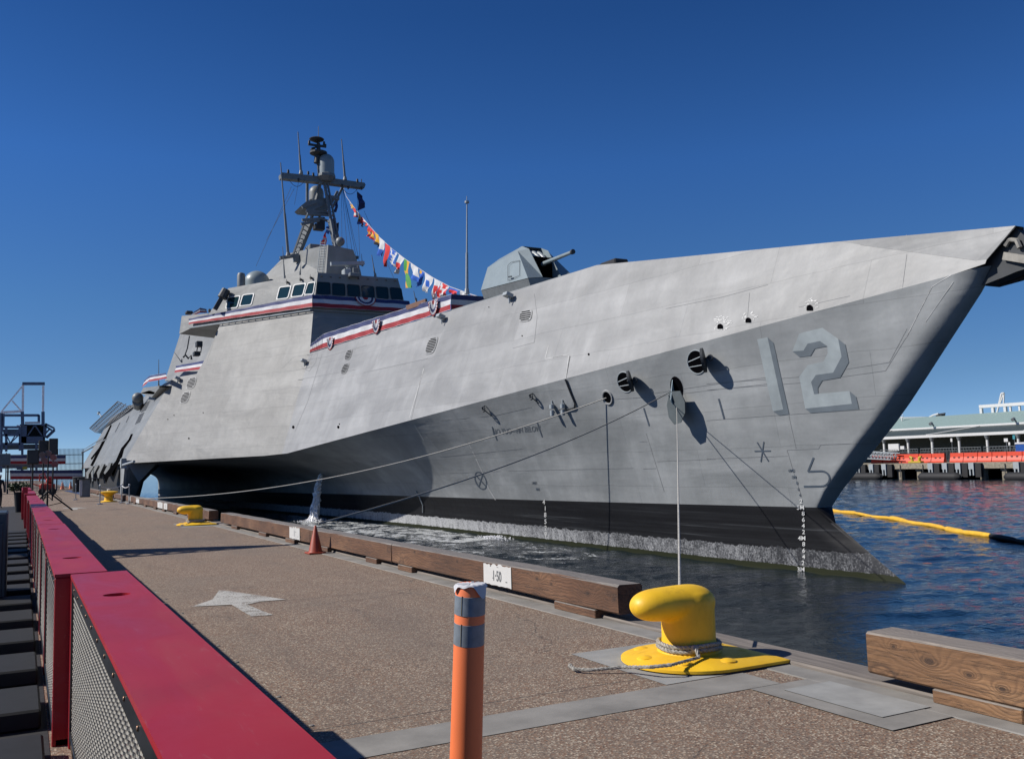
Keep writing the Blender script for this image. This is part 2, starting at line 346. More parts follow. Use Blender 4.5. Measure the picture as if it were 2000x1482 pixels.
        if bevel:
            md = o.modifiers.new('bevel', 'BEVEL'); md.width = bevel; md.segments = 2; md.limit_method = 'ANGLE'
        return o
def tag(o, label=None, cat=None, group=None, kind=None):
    if label: o['label'] = label
    if cat: o['category'] = cat
    if group: o['group'] = group
    if kind: o['kind'] = kind
    return o
def thing(name, label, cat, loc=(0, 0, 0), group=None):
    o = bpy.data.objects.new(name, None); S.collection.objects.link(o); o.location = loc; o.empty_display_size = .2
    return tag(o, label, cat, group)
def struct(o): return tag(o, kind='structure')
def copy_tree(o, parent=None):
    c = o.copy(); S.collection.objects.link(c); c.parent = parent
    for ch in [x for x in bpy.data.objects if x.parent == o and x is not c]: copy_tree(ch, c)
    return c
def lerp(a, b, t): return a + (b - a) * t
def interp(x, xs, ys):
    if x <= xs[0]: return ys[0]
    for i in range(len(xs) - 1):
        if x <= xs[i + 1]: return lerp(ys[i], ys[i + 1], (x - xs[i]) / (xs[i + 1] - xs[i]))
    return ys[-1]
def split(o, gap=.4):
    """break a mesh into one object per cluster of loose pieces"""
    me = o.data; n = len(me.vertices); par = list(range(n))
    def f(i):
        while par[i] != i: par[i] = par[par[i]]; i = par[i]
        return i
    for e in me.edges: par[f(e.vertices[0])] = f(e.vertices[1])
    comp = {}
    for i in range(n): comp.setdefault(f(i), []).append(i)
    C_ = []
    for vs in comp.values():
        cs = [me.vertices[i].co for i in vs]; C_.append([set(vs), [min(c[k] for c in cs) for k in range(3)], [max(c[k] for c in cs) for k in range(3)]])
    ch = True
    while ch:
        ch = False
        for i in range(len(C_)):
            for j in range(len(C_) - 1, i, -1):
                if all(C_[i][1][k] - gap <= C_[j][2][k] and C_[j][1][k] - gap <= C_[i][2][k] for k in range(3)):
                    C_[i][0] |= C_[j][0]; C_[i][1] = [min(a, b) for a, b in zip(C_[i][1], C_[j][1])]; C_[i][2] = [max(a, b) for a, b in zip(C_[i][2], C_[j][2])]; C_.pop(j); ch = True
    if len(C_) < 2: return [o]
    out = []
    for vs, _, _ in C_:
        idx = sorted(vs); mp_ = {v: i for i, v in enumerate(idx)}; m2 = bpy.data.meshes.new(me.name)
        ps = [p for p in me.polygons if p.vertices[0] in vs]
        m2.from_pydata([me.vertices[i].co for i in idx], [], [tuple(mp_[v] for v in p.vertices) for p in ps])
        for m in me.materials: m2.materials.append(m)
        for a, p in zip(m2.polygons, ps): a.material_index = p.material_index; a.use_smooth = p.use_smooth
        c = o.copy(); c.data = m2; S.collection.objects.link(c); out.append(c)
    nm = o.name.split('.')[0]; bpy.data.objects.remove(o)
    for i, c in enumerate(out): c.name = nm
    return out
def mir(p): return Vector((2 * XC - p.x, p.y, p.z))
#@@STRUCTURE
# ================================================================ SETTING
from mathutils import noise as mn
def grow(a, z, s0, s1, ref):
    out = [a]
    while out[-1] < z: out.append(out[-1] + min(s1, s0 + abs(out[-1] - ref) * .0062))
    out[-1] = z; return out
gx = grow(5.95, 130, .13, 1.2, 6); gy = grow(-6, 190, .16, 1.6, 14)
def wave(x, y):
    f = min(1, max(0, (130 - x) / 12), max(0, (190 - y) / 20), max(0, (y + 6) / 2))
    v = mn.noise((x * .55 + .3 * mn.noise((x * .2, y * .2, 3)), y * .95, .0)) * .055 + mn.noise((x * 1.25 + 5, y * 1.9, 1.7)) * .040 + mn.noise((x * 2.6, y * 3.9, 4.1)) * .020
    v += mn.noise((x * 5.3, y * 6.1, 7.7)) * .006; v += .012 * math.sin(x * .9 + y * 2.2 + 2.5 * mn.noise((x * .15, y * .15, 9)))
    calm = 1.0 + .35 * min(1, max(0, (x - 22) / 14 + max(0, 20 - y) / 30))
    return v * f * calm * .8
b = MB(); nx, ny = len(gx), len(gy)
b.v = [Vector((x, y, wave(x, y))) for y in gy for x in gx]
b.f = [(j * nx + i, j * nx + i + 1, (j + 1) * nx + i + 1, (j + 1) * nx + i) for j in range(ny - 1) for i in range(nx - 1)]; b.m = [0] * len(b.f)
for q in (((5.95, -60), (900, -60), (900, -6), (5.95, -6)), ((130, -6), (900, -6), (900, 190), (130, 190)), ((5.95, 190), (900, 190), (900, 1500), (5.95, 1500)), ((-900, 400), (5.95, 400), (5.95, 1500), (-900, 1500))):
    b.add([(x, y, 0) for x, y in q], [(0, 1, 2, 3)])
struct(b.build('water', M_WATER, None, True, sharp=80))
b = MB(); b.add([(5.95, -60, ZD), (5.95, -60, -2), (5.95, 400, -2), (5.95, 400, ZD)], [(0, 1, 2, 3)])
b.add([(-300, -60, ZD), (5.35, -60, ZD), (5.35, 400, ZD), (-300, 400, ZD)], [(0, 1, 2, 3)])
struct(b.build('quay_deck', M_DECK))
b = MB(); b.bbox((5.35, -60, ZD - .2), (5.62, 400, ZD + .006), .012); struct(b.build('quay_kerb', M_CONC))
b = MB(); b.bbox((5.62, -60, ZD - .5), (5.97, 400, ZD + .035), .015); struct(b.build('quay_edge_timber', mat('grey_cap_timber', (.23, .20, .175), .85, var=.3, vs=4, vscale=(9, .4, 9), bump=.006)))
# concrete strip across the deck + patches
b = MB(); b.add([(-3, 5.38, ZD + .004), (5.1, 5.38, ZD + .004), (5.1, 5.80, ZD + .004), (-3, 5.80, ZD + .004)], [(0, 1, 2, 3)])
struct(b.build('concrete_strip', M_CONC))
b = MB()
b.add([(4.36, 5.82, ZD + .004), (5.35, 5.82, ZD + .004), (5.35, 7.2, ZD + .004), (4.36, 7.2, ZD + .004)], [(0, 1, 2, 3)])
b.add([(4.45, 30.2, ZD + .004), (5.35, 30.2, ZD + .004), (5.35, 32.4, ZD + .004), (4.45, 32.4, ZD + .004)], [(0, 1, 2, 3)])
struct(b.build('bollard_pad', M_CONCL))
b = MB(); b.add([(4.78, 4.1, ZD + .008), (5.35, 4.1, ZD + .008), (5.35, 5.36, ZD + .008), (4.78, 5.36, ZD + .008)], [(0, 1, 2, 3)])
b.build('x', M_CONC) and None
o = S.objects['x']; o.name = 'concrete_surround'; struct(o)
b = MB(); b.add([(4.95, 4.32, ZD + .013), (5.42, 4.32, ZD + .013), (5.42, 5.2, ZD + .013), (4.95, 5.2, ZD + .013)], [(0, 1, 2, 3)]); struct(b.build('pale_patch', M_CONCL))
b = MB(); b.add([(-300, -60, -2), (-300, 400, -2), (-300, 400, ZD), (-300, -60, ZD)], [(0, 1, 2, 3)]); 
# drain channel along the fence foot
b = MB()
for i in range(60):
    y = 1 + i * 1.5
    b.add([(.86, y, ZD + .004), (.98, y, ZD + .004), (.98, y + 1.42, ZD + .004), (.86, y + 1.42, ZD + .004)], [(0, 1, 2, 3)])
struct(b.build('joint_strip', M_CONC))
# ================================================================ SHIP
ship = thing('warship', 'grey trimaran warship with number 12 on its bow moored along the quay', 'warship', (XC, 78, 0))
A = pX(240, 905, 7.2); Cc = pX(550, 888, 15.5); E0 = pY(612, 605, 66.6)
PM = plane(A, Cc, E0)                                         # big side panel
PF = plane(pX(1856, 538, 22.1), Cc, pP(605, 690, PM))         # bow side panel
D3 = pP(605, 690, PM); Fk = pX(1856, 538, 22.1); LOW = pP(1924, 515, PF); LOW2 = pP(1927, 507, PF); TIP = pX(1983, 441, 22.42)
D1 = pP(1165, 518, PF); D2 = pP(945, 588, PF)
# --- lower hull
def stemY(z):
    return interp(z, [-2, 0, .93, 1.56, 2.01, 2.34, 3.64, 5.0, 6.67, 8.08, 8.9], [16.6, 18.62, 20.06, 21.03, 21.5, 21.33, 19.97, 18.47, 16.89, 15.5, 14.9])
def knk(Y):       # (half breadth, z) of the knuckle
    ys = [14, Fk.y, Cc.y, A.y, 141]
    return interp(Y, ys, [.40, XC - Fk.x, XC - Cc.x, XC - A.x, XC - A.x]), interp(Y, ys, [8.75, Fk.z, Cc.z, A.z, A.z])
def wlb(Y): return interp(Y, [18, 22, 26, 32, 40, 50, 60, 70, 90, 125, 141], [0, .16, .38, .6, .78, 1.02, 1.5, 2.1, 3.6, 5.2, 5.3])
ZR = [-1.6, -.3, 0.0, .5, 1.0, 1.6, 2.1]
NV = 12
def hull_row(k, n=70):
    row = []
    for i in range(n):
        u = i / (n - 1)
        t = u ** 2.6
        if k < len(ZR): zz = ZR[k]; Y0 = stemY(zz)
        else: fv = (k - len(ZR) + 1) / NV; Y0 = stemY(lerp(2.1, 8.48, fv))
        Y = lerp(Y0, 141, t)
        bK, zK = knk(Y)
        z = ZR[k] if k < len(ZR) else lerp(2.1, zK, fv)
        d = Y - Y0
        tau = max(0, z) / zK
        p = interp(Y, [15, 25, 40, 52, 62, 80], [1.0, 1.05, 1.35, 2.1, 4.2, 9])
        main = lerp(wlb(Y + (18.6 - Y0)*max(0,1 - d/12) if Y < 40 else Y), bK, tau ** p)
        r = .04 + .62 * max(0, min(1, (z - 2.2) / 5.5))
        s = min(1, d / (1.3 * r)); nose = math.sqrt(max(0, 1 - (1 - s) ** 2))
        grow = 1 - math.exp(-d / (1.0 * r + .05)) if z > 2.2 else min(1, d / .8)
        row.append(Vector((XC - max(main * nose if z > 1.9 else main * min(1, (d / 1.0) ** .8 if d > 0 else 0), 0), Y, z)))
    return row
rows = [hull_row(k) for k in range(len(ZR) + NV)]
b = MB()
for side in (0, 1):
    rr = [[mir(p) if side else p for p in r] for r in rows]
    b.rings(rr, False, False, 0, closed=False)
hull = b.build('hull', M_LOW, ship, True, sharp=40)
# --- outrigger hulls under the side decks
for side in (0, 1):
    b = MB(); rg = []
    for Y, xo, xi, zb in ((79.6, 7.22, 7.5, 3.9), (81.5, 7.2, 7.9, 1.0), (82.6, 7.2, 8.2, -.8), (82.8, 7.9, 8.2, -1), (95, 7.9, 8.5, -1), (139, 7.9, 8.5, -1)):
        rg.append([Vector((xo, Y, 4.75)), Vector((xo, Y, max(zb, -1) + .1)), Vector(((xo + xi) / 2, Y, zb)), Vector((xi + .1, Y, max(zb + .3, 0))), Vector((xi + .8, Y, 3.0)), Vector((xi + 2.4, Y, 4.75))])
    if side: rg = [[mir(p) for p in r] for r in rg]
    b.rings(rg); b.build('outrigger', M_LOW, ship, True, sharp=30)
# --- upper side panels (symmetrical)
W1 = pP(430, 633, PM); S1 = pP(404, 695, PM); S2 = pP(384, 730, PM); RR = pP(338, 738, PM)
STN = Vector((A.x, 141, A.z)); RST = Vector((RR.x, 141, RR.z))
ZB = E0.z
def both(name, polys, m, par=None, cuts=0, **kw):
    b = MB()
    for P in polys:
        b.poly(P); b.poly([mir(p) for p in reversed(P)])
    return b.build(name, m, par or ship, **kw)
both('side_panel', [[A, Cc, D3, E0, W1, S1, S2, RR]], M_SIDE)
D0 = pP(1637, 472, PF); LQ = pP(1908, 509, PF)
both('bow_panel', [[Cc, Fk, LOW, LQ, D0, D1, D2, D3]], M_UP)
both('prow_panel', [[D0, LQ, LOW, LOW2, TIP]], M_UP)
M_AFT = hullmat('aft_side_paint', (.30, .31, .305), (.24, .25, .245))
both('aft_side', [[A, RR, RST, STN]], M_AFT)
b = MB()
b.poly([TIP, D0, D1, D2, D3, mir(D3), mir(D2), mir(D1), mir(D0), mir(TIP)])
b.poly([Vector((RR.x, RR.y, RR.z)), RST, mir(RST), mir(RR)])
b.poly([STN, RST, mir(RST), mir(STN)])
b.poly([A, STN, mir(STN), mir(A)])
b.build('deck', M_GREY, ship)
# thin bottom edges: bow overhang and anchor pocket
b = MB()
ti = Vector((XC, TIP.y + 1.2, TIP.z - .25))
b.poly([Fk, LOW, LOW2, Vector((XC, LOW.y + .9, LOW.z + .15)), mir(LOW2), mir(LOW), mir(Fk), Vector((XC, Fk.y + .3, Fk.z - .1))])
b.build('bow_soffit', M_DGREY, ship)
b = MB()
for s in (0, 1):
    q = [TIP + Vector((.0, -.02, -.02)), LOW2 + Vector((0, -.02, 0)), LOW2 + Vector((.12, .35, 0)), TIP + Vector((.12, .35, -.05))]
    q = [mir(p) for p in q] if s else q
    b.poly(q)
b.poly([TIP + Vector((.1, .5, -.1)), LOW2 + Vector((.1, .5, 0)), mir(LOW2 + Vector((.1, .5, 0))), mir(TIP + Vector((.1, .5, -.1)))])
b.build('bow_frame', M_DGREY, ship)
def slab(name, pts, X, d, m, smooth=False):
    b = MB(); b.prism([pX(x, y, X) for x, y in pts], (d, 0, 0)); return b.build(name, m, ship, smooth)
slab('anchor_housing', [(1926, 511), (1957, 472), (1984, 446), (2012, 470), (2012, 522), (1984, 531), (1958, 542), (1922, 556), (1872, 541)], 22.55, .5, M_DGREY)
slab('starboard_bow_arm', [(1922, 549), (1960, 533), (2014, 512), (2014, 540), (1942, 560), (1920, 558)], 23.2, .22, M_DGREY)
slab('starboard_bow_edge', [(1972, 449), (2014, 450), (2014, 476), (1992, 462)], 23.15, .3, M_UP)
b = MB(); b.sph(pX(1990, 507, 22.5), .085); b.build('mooring_light', M_LGREY, ship, True)
b = MB(); b.bar(pX(1962, 500, 22.5), pX(2012, 508, 22.4), .12, .2); b.tube([pX(1963, 480, 22.48), pX(1972, 468, 22.48), pX(1986, 470, 22.48), pX(1992, 484, 22.48)], .07); b.build('anchor_fluke', mat('anchor_pale', (.36, .34, .30), .7, var=.15, vs=5), ship)
# --- superstructure
FR = plane(E0, mir(E0), pY(621, 532, 67.1)); TT = pP(621, 532, FR)
BS = plane(E0, TT, pP(375, 640, PM))                          # bridge side plane
T2 = pP(446, 563, BS); T3 = pP(400, 622, BS); BL = pP(375, 640, BS); 
b = MB()
b.poly([D3, mir(D3), mir(E0), E0]); b.poly([E0, mir(E0), mir(TT), TT])
b.build('superstructure_front', M_SUP, ship)
M_BR = hullmat('bridge_paint', (.36, .365, .355), (.29, .295, .285))
both('bridge_side', [[E0, TT, T2, T3, BL, W1]], M_BR)
b = MB(); b.poly([TT, T2, mir(T2), mir(TT)]); b.poly([T2, T3, mir(T3), mir(T2)]); b.poly([T3, BL, mir(BL), mir(T3)]); b.build('bridge_roof', M_SUP, ship)
# inner block behind the recess
dh = [pX(322, 744, 12.7), pX(352, 652, 14.3), Vector((17.2, 76, BL.z)), Vector((15.0, 76, 11.8))]
b = MB()
for m_ in (lambda p: p, mir):
    q = [m_(p) for p in dh]; b.poly(q)
    b.poly([q[0], q[1], q[1] + Vector((q[1].x < XC and 4 or -4, 3, 0)), q[0] + Vector((q[1].x < XC and 4 or -4, 3, 0))])
b.poly([Vector((15.0, 76, 11.8)), Vector((17.2, 76, W1.z)), W1 + Vector((.4, -.3, -.02)), S2 + Vector((.4, -.3, 0))])
b.build('deckhouse', M_SUP, ship)
# wing box
b = MB()
wb = [pP(355, 617, BS), pP(405, 612, BS), pP(432, 632, BS), pP(375, 640, BS), pP(350, 652, BS)]
b.prism(wb, (4.5, 1.5, -.15)); 
b.build('bridge_wing', M_BR, ship)
b = MB(); b.poly([RR, S2, S2 + Vector((6, 3, 0)), RR + Vector((6, 3, 0))]); b.build('side_deck', M_GREY, ship)
# ================================================================ SHIP DETAILS
def bvh_of(names):
    vs, fs = [], []
    for o in S.objects:
        if o.parent == ship and o.name.split('.')[0] in names:
            off = len(vs); vs += [v.co.copy() for v in o.data.vertices]; fs += [tuple(i + off for i in p.vertices) for p in o.data.polygons]
    return BVHTree.FromPolygons(vs, fs)
SKIN = bvh_of(('hull', 'side_panel', 'bow_panel', 'aft_side', 'bridge_side', 'superstructure_front', 'outrigger', 'bridge_wing', 'deckhouse'))
def hit(x, y, off=.02):
    d = ray(x, y).normalized(); h = SKIN.ray_cast(CP, d)
    if h[0] is None: return None, None
    n = h[1] if h[1].dot(d) < 0 else -h[1]
    return h[0] + n * off, n
def on(x, y, off=.02):
    p, n = hit(x, y, off)
    if p is None: p = pX(x, y, XC)
    return p
def skinpoly(b, pts, off=.02, mi=0, step=14):
    """lay a flat outline onto the plating, following its curve"""
    bm = bmesh.new(); vs = [bm.verts.new((x, y, 0)) for x, y in pts]; bm.faces.new(vs); bm.normal_update()
    bmesh.ops.triangulate(bm, faces=bm.faces[:], ngon_method='EAR_CLIP')
    for it in range(6):
        es = [e for e in bm.edges if e.calc_length() > step]
        if not es: break
        bmesh.ops.subdivide_edges(bm, edges=es, cuts=1, use_grid_fill=False); bmesh.ops.triangulate(bm, faces=bm.faces[:])
    bm.verts.index_update()
    b.add([on(v.co.x, v.co.y, off) for v in bm.verts], [tuple(v.index for v in f.verts) for f in bm.faces], mi); bm.free()
def skinline(b, pts, w=1.6, off=.012, mi=0):
    for (x0, y0), (x1, y1) in zip(pts[:-1], pts[1:]):
        dx, dy = x1 - x0, y1 - y0; L = math.hypot(dx, dy); n = max(1, int(L / 12)); ux, uy = -dy / L * w / 2, dx / L * w / 2
        vs = []
        for i in range(n + 1):
            t = i / n; vs += [on(x0 + dx * t + ux, y0 + dy * t + uy, off), on(x0 + dx * t - ux, y0 + dy * t - uy, off)]
        b.add(vs, [(2 * i, 2 * i + 1, 2 * i + 3, 2 * i + 2) for i in range(n)], mi)
FONT_CACHE = {}
def glyphs(txt):
    if txt in FONT_CACHE: return FONT_CACHE[txt]
    c = bpy.data.curves.new('t', 'FONT'); c.body = txt; c.size = 1; c.align_x = 'CENTER'; c.offset = .018
    o = bpy.data.objects.new('t', c); S.collection.objects.link(o)
    dg = bpy.context.evaluated_depsgraph_get(); dg.update(); me = bpy.data.meshes.new_from_object(o.evaluated_get(dg))
    r = ([v.co.copy() for v in me.vertices], [tuple(p.vertices) for p in me.polygons])
    bpy.data.objects.remove(o); bpy.data.curves.remove(c); bpy.data.meshes.remove(me); FONT_CACHE[txt] = r; return r
def skintext(b, txt, x, y, h, w=1.0, ux=(1, 0), uy=(0, -1), off=.02, mi=0):
    vs, fs = glyphs(txt); k = h / .7
    b.add([on(x + (v.x * w * ux[0] + v.y * uy[0]) * k, y + (v.x * w * ux[1] + v.y * uy[1]) * k, off) for v in vs], fs, mi)
def C1(*q): return [(1380 + .3643 * x, 620 + .3643 * y) for x, y in q]
def C2(*q): return [(320 + .25 * x, 460 + .25 * y) for x, y in q]
def C3(*q): return [(820 + .25 * x, 380 + .25 * y) for x, y in q]
def C6(*q): return [(860 + .27 * x, 760 + .27 * y) for x, y in q]
def C7(*q): return [(520 + .28 * x, 540 + .28 * y) for x, y in q]
def C8(*q): return [(1080 + .21 * x, 640 + .21 * y) for x, y in q]
def CR(*q): return [(1300 + .2 * x, 560 + .2 * y) for x, y in q]
def CB(*q): return [(1680 + .16 * x, 420 + .16 * y) for x, y in q]
# hull number 12 with its shaded edge
b = MB(); skinpoly(b, C1((272, 117), (328, 106), (412, 492), (357, 502)), .010, step=8)
skinpoly(b, C1((461, 181), (497, 86), (622, 55), (707, 115), (725, 210), (680, 295), (587, 308), (562, 345), (578, 410), (768, 394), (780, 462), (530, 488), (498, 318), (543, 255), (628, 236), (650, 192), (648, 154), (609, 126), (543, 140), (521, 177)), .010, step=8)
split(b.build('hull_number', M_N1, ship), .1)
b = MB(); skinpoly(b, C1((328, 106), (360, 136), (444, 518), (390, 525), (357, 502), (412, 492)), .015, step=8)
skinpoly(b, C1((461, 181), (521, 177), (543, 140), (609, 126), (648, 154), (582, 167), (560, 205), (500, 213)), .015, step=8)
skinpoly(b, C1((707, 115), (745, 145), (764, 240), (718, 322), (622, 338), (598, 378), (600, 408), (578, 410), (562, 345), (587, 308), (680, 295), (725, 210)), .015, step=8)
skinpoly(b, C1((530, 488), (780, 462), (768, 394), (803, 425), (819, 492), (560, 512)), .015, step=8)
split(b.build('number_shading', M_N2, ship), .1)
# painted signs on the bow
b = MB()
for seg in (((258, 716), (345, 714)), ((272, 668), (333, 770)), ((308, 665), (292, 773))): skinline(b, C1(*seg), 2.2, .013)
bulb = [(575, 750), (545, 825), (615, 822)] + [(615 + 46 * math.sin(t), 863 - 41 * math.cos(t)) for t in [math.pi * i / 10 for i in range(1, 10)]] + [(610, 904), (522, 905)]
skinline(b, C1(*bulb), 3.6, .013)
skinline(b, C8((1543, 660), (1595, 848)), 3.2, .013); skinline(b, C8((845, 745), (897, 912)), 2.6, .013)
skinline(b, C6((375, 270), (412, 370)), 2, .013); skinline(b, C6((700, 235), (738, 345)), 2, .013)
split(b.build('hull_marking', M_MARK, ship), .28); b = MB(); q = C6((398, 328), (712, 302)); L = math.hypot(q[1][0] - q[0][0], q[1][1] - q[0][1]); u = ((q[1][0] - q[0][0]) / L, (q[1][1] - q[0][1]) / L)
skintext(b, 'NO TUG\u2014FIN BELOW', (q[0][0] + q[1][0]) / 2, (q[0][1] + q[1][1]) / 2 , 10.5, .62, u, (-.15, -1), .013)
b.build('hull_lettering', mat('faint_lettering', (.17, .19, .21), .6), ship); b = MB(); cx, cy = C6((293, 660))[0]
ring = [(cx + 11.0 * math.cos(t) + 3.2 * math.sin(t), cy + 16.5 * math.sin(t) + 2.5 * math.cos(t)) for t in [2 * math.pi * i / 20 for i in range(21)]]
skinline(b, ring, 2.2, .013); skinline(b, [ring[2], ring[12]], 2, .013); skinline(b, [ring[7], ring[17]], 2, .013)
for t_, x, y in (('4', 502, 950), ('6', 494, 918), ('8', 487, 885), ('5M', 470, 853), ('6M2', 457, 818)):
    p = C1((x, y))[0]; skintext(b, t_, p[0], p[1] + 3, 5.5, .9)
for t_, x, y in (('M6', 707, 722), ('1M0', 680, 677)):
    p = C6((x, y))[0]; skintext(b, t_, p[0], p[1] + 2, 5, .8)
split(b.build('hull_marking', M_MARK, ship), .28)
b = MB()
for t_, x, y in (('2', 508, 984), ('5M', 506, 1017), ('8', 520, 1049), ('6', 521, 1082), ('4', 521, 1115), ('2', 522, 1148), ('4M', 513, 1181), ('8', 523, 1213), ('6', 523, 1247), ('4', 523, 1281), ('2', 519, 1314), ('3M', 508, 1348)):
    p = C1((x, y))[0]; skintext(b, t_, p[0], p[1] + 4, 8.2, 1.0, off=.02)
for t_, x, y in (('4', 751, 815), ('1', 761, 862), ('8', 761, 908), ('5', 763, 956), ('2', 764, 1003), ('9', 764, 1050)):
    p = C6((x, y))[0]; skintext(b, t_, p[0], p[1] + 4, 9, .75, off=.02)
split(b.build('draft_marks', M_WHITE, ship), .5)
# weld seams and plate lines
b = MB()
for ln in (C1((0, 355), (480, 320), (980, 240), (1075, 60)), C1((0, 388), (500, 350), (960, 285), (1098, 60)), C1((0, 552), (360, 525), (960, 485)), C1((435, 742), (0, 757)), C1((430, 710), (600, 703), (612, 682), (840, 672)), C1((440, 520), (480, 702)), C1((432, 712), (470, 840), (510, 960)),
           C6((0, 228), (400, 190), (660, 130)), C6((0, 490), (600, 430)), C6((1440, 380), (1500, 378)), C6((1570, 522), (1990, 505)), C6((1468, 575), (1560, 572)), C6((1490, 320), (1620, 740)), C6((0, 610), (500, 590), (1400, 570)),
           C8((0, 275), (150, 250)), C8((570, 665), (1000, 635), (2000, 520)), C8((900, 615), (1400, 540), (2000, 460)),
           CB((0, 365), (560, 440), (1420, 555)), CB((565, 240), (570, 480), (515, 900)), CB((660, 240), (678, 450)), CB((1290, 190), (1308, 450), (1420, 475), (1480, 520), (1420, 570)), CB((1750, 180), (1460, 540)), CB((870, 880), (690, 1250)),
           CR((1300, 200), (1800, 90)), CR((0, 215), (560, 100), (1000, -20)), CR((820, 60), (800, 300)),
           C7((80, 675), (320, 630)), C7((320, 545), (290, 620)), C7((360, 540), (345, 600), (300, 660), (240, 625)), C7((680, 670), (1130, 570)), C7((0, 505), (140, 480)), C7((220, 720), (620, 650)), C7((0, 340), (260, 300)),
           C7((1012, 995), (1100, 620)), C7((1870, 120), (1890, 280), (1870, 460), (1720, 500)),
           C7((390, 540), (290, 870), (200, 1080)), C7((110, 640), (190, 560), (330, 540)), C7((160, 600), (420, 560), (700, 480)),
           C2((240, 1000), (800, 900)), C2((700, 820), (1130, 730)), C2((330, 1000), (430, 700))):
    skinline(b, ln, .7, .008)
split(b.build('weld_seam', M_SEAM, ship), 1.2)
b = MB()
for ln in (C7((1945, 575), (2000, 565)), C7((1945, 575), (1970, 480)), C8((0, 275), (145, 248)), C7((1000, 985), (1100, 640)), C6((210, 400), (300, 590), (350, 720), (400, 800)), C7((1012, 998), (1100, 1143)), CB((1000, 800), (1110, 735)), CB((872, 880), (1000, 800)), CB((875, 880), (560, 1500)), CB((1140, 810), (800, 1300)), C8((150, 248), (120, 470))):
    skinline(b, ln, 1.3, .008)
split(b.build('chalk_line', M_SEAML, ship), 0.3)
b = MB(); skinline(b, C8((160, 265), (122, 470)) , 1.3, .008); skinline(b, C8((122, 480), (212, 700), (205, 740), (120, 760)), 2.0, .014)
b.tube([on(x, y, .06) for x, y in C8((122, 475), (170, 600), (212, 700), (208, 735), (190, 748), (60, 762))], .03)
split(b.build('pipe', M_DGREY, ship), 0.3)
# small holes and bow mooring openings with bright scrape marks around
b = MB()
for x, y in ((1407, 638), (1462, 626), (1582, 602)):
    r = 5.4 if x < 1500 else 6.2
    pts = [(x - r, y + r * .8)] + [(x - r * math.cos(t), y - r * math.sin(t) * 1.0) for t in [math.pi * i / 8 for i in range(9)]] + [(x + r, y + r * .8)]
    skinpoly(b, pts, .02, step=30)
split(b.build('mooring_opening', M_BLACK, ship))
b = MB()
rs = random.Random(5)
for x, y, n in ((1407, 632, 55), (1464, 620, 28), (1584, 594, 32)):
    for i in range(n):
        a = rs.uniform(0, 2 * math.pi); rr = rs.uniform(6, 19 if n > 50 else 14); px, py = x + rr * math.cos(a) * 1.1, y + rr * math.sin(a) * .75
        if abs(px - x) < 6 and -4 < py - y < 11: continue
        t = rs.uniform(-.7, .1); l = rs.uniform(1.5, 6)
        skinline(b, [(px, py), (px + l * math.cos(t), py + l * math.sin(t))], rs.uniform(.6, 1.5), .012)
split(b.build('scrape_mark', M_WHITE, ship), .35)
b = MB()
for x, y, r in ((1150, 692, 2.4), (661, 834, 3), (573, 834, 3.2), (663, 828, 1.4), (369, 856, 1.8), (328, 819, 1.2), (340, 811, 1.2), (397, 806, 1.2), (1020, 656, 1.4), (955, 600, 1.2)):
    skinpoly(b, [(x + r * .8 * math.cos(t), y + r * math.sin(t)) for t in [2 * math.pi * i / 8 for i in range(8)]], .012, step=30)
split(b.build('drain_hole', M_BLACK, ship), .1)
# louvred vents
def vent(cx, cy, w, h, sk, n, name='air_vent', horiz=True):
    b = MB(); b2 = MB()
    pts = []
    for i in range(24):
        t = 2 * math.pi * i / 24; c, s_ = math.cos(t), math.sin(t)
        px = math.copysign(abs(c) ** .5, c) * w / 2; py = math.copysign(abs(s_) ** .6, s_) * h / 2
        pts.append((cx + px - sk * py, cy + py - .18 * px))
    skinpoly(b, pts, .03, step=60); v = b.build(name, M_UP, ship)
    for i in range(n):
        f = (i + .5) / n * 2 - 1; ww = w * .86 * math.sqrt(max(0, 1 - abs(f) ** 3.5)) / 2; y0 = cy + f * h * .43; x0 = cx - sk * f * h * .43
        skinpoly(b2, [(x0 - ww, y0 + ww * .18 - h / n * .2), (x0 + ww, y0 - ww * .18 - h / n * .2), (x0 + ww, y0 - ww * .18 + h / n * .2), (x0 - ww, y0 + ww * .18 + h / n * .2)], .042, step=60)
    s = b2.build('vent_slat', M_BLACK, v)
for a in ((681, 693, 12, 21, .3, 6), (674, 720, 12, 21, .35, 6), (843, 675, 20, 34, .3, 9), (1027, 617, 25, 23, .12, 5), (374, 748, 18, 23, .3, 7), (362, 776, 17, 23, .35, 7)): vent(*a)
# floodlights on brackets
for x, y in ((599, 708), (1001, 581), (869, 622), (352, 741), (1052, 0)):
    if y == 0: continue
    p, n = hit(x, y, .28); b = MB(); q = p - n * .28
    b.bbox((-.2, -.22, -.1), (.2, .22, .09), .02); M = Matrix.Translation(p) @ Matrix.Rotation(.35, 4, 'Y'); b.v = [M @ v for v in b.v]
    b.bar(p + Vector((0, 0, -.1)), q + Vector((0, 0, -.35)), .05); b.bar(p, q + Vector((0, .1, -.1)), .05); b.cyl(p + Vector((0, -.1, -.12)), p + Vector((0, -.12, -.42)), .04)
    b.build('floodlight', M_LGREY, ship)
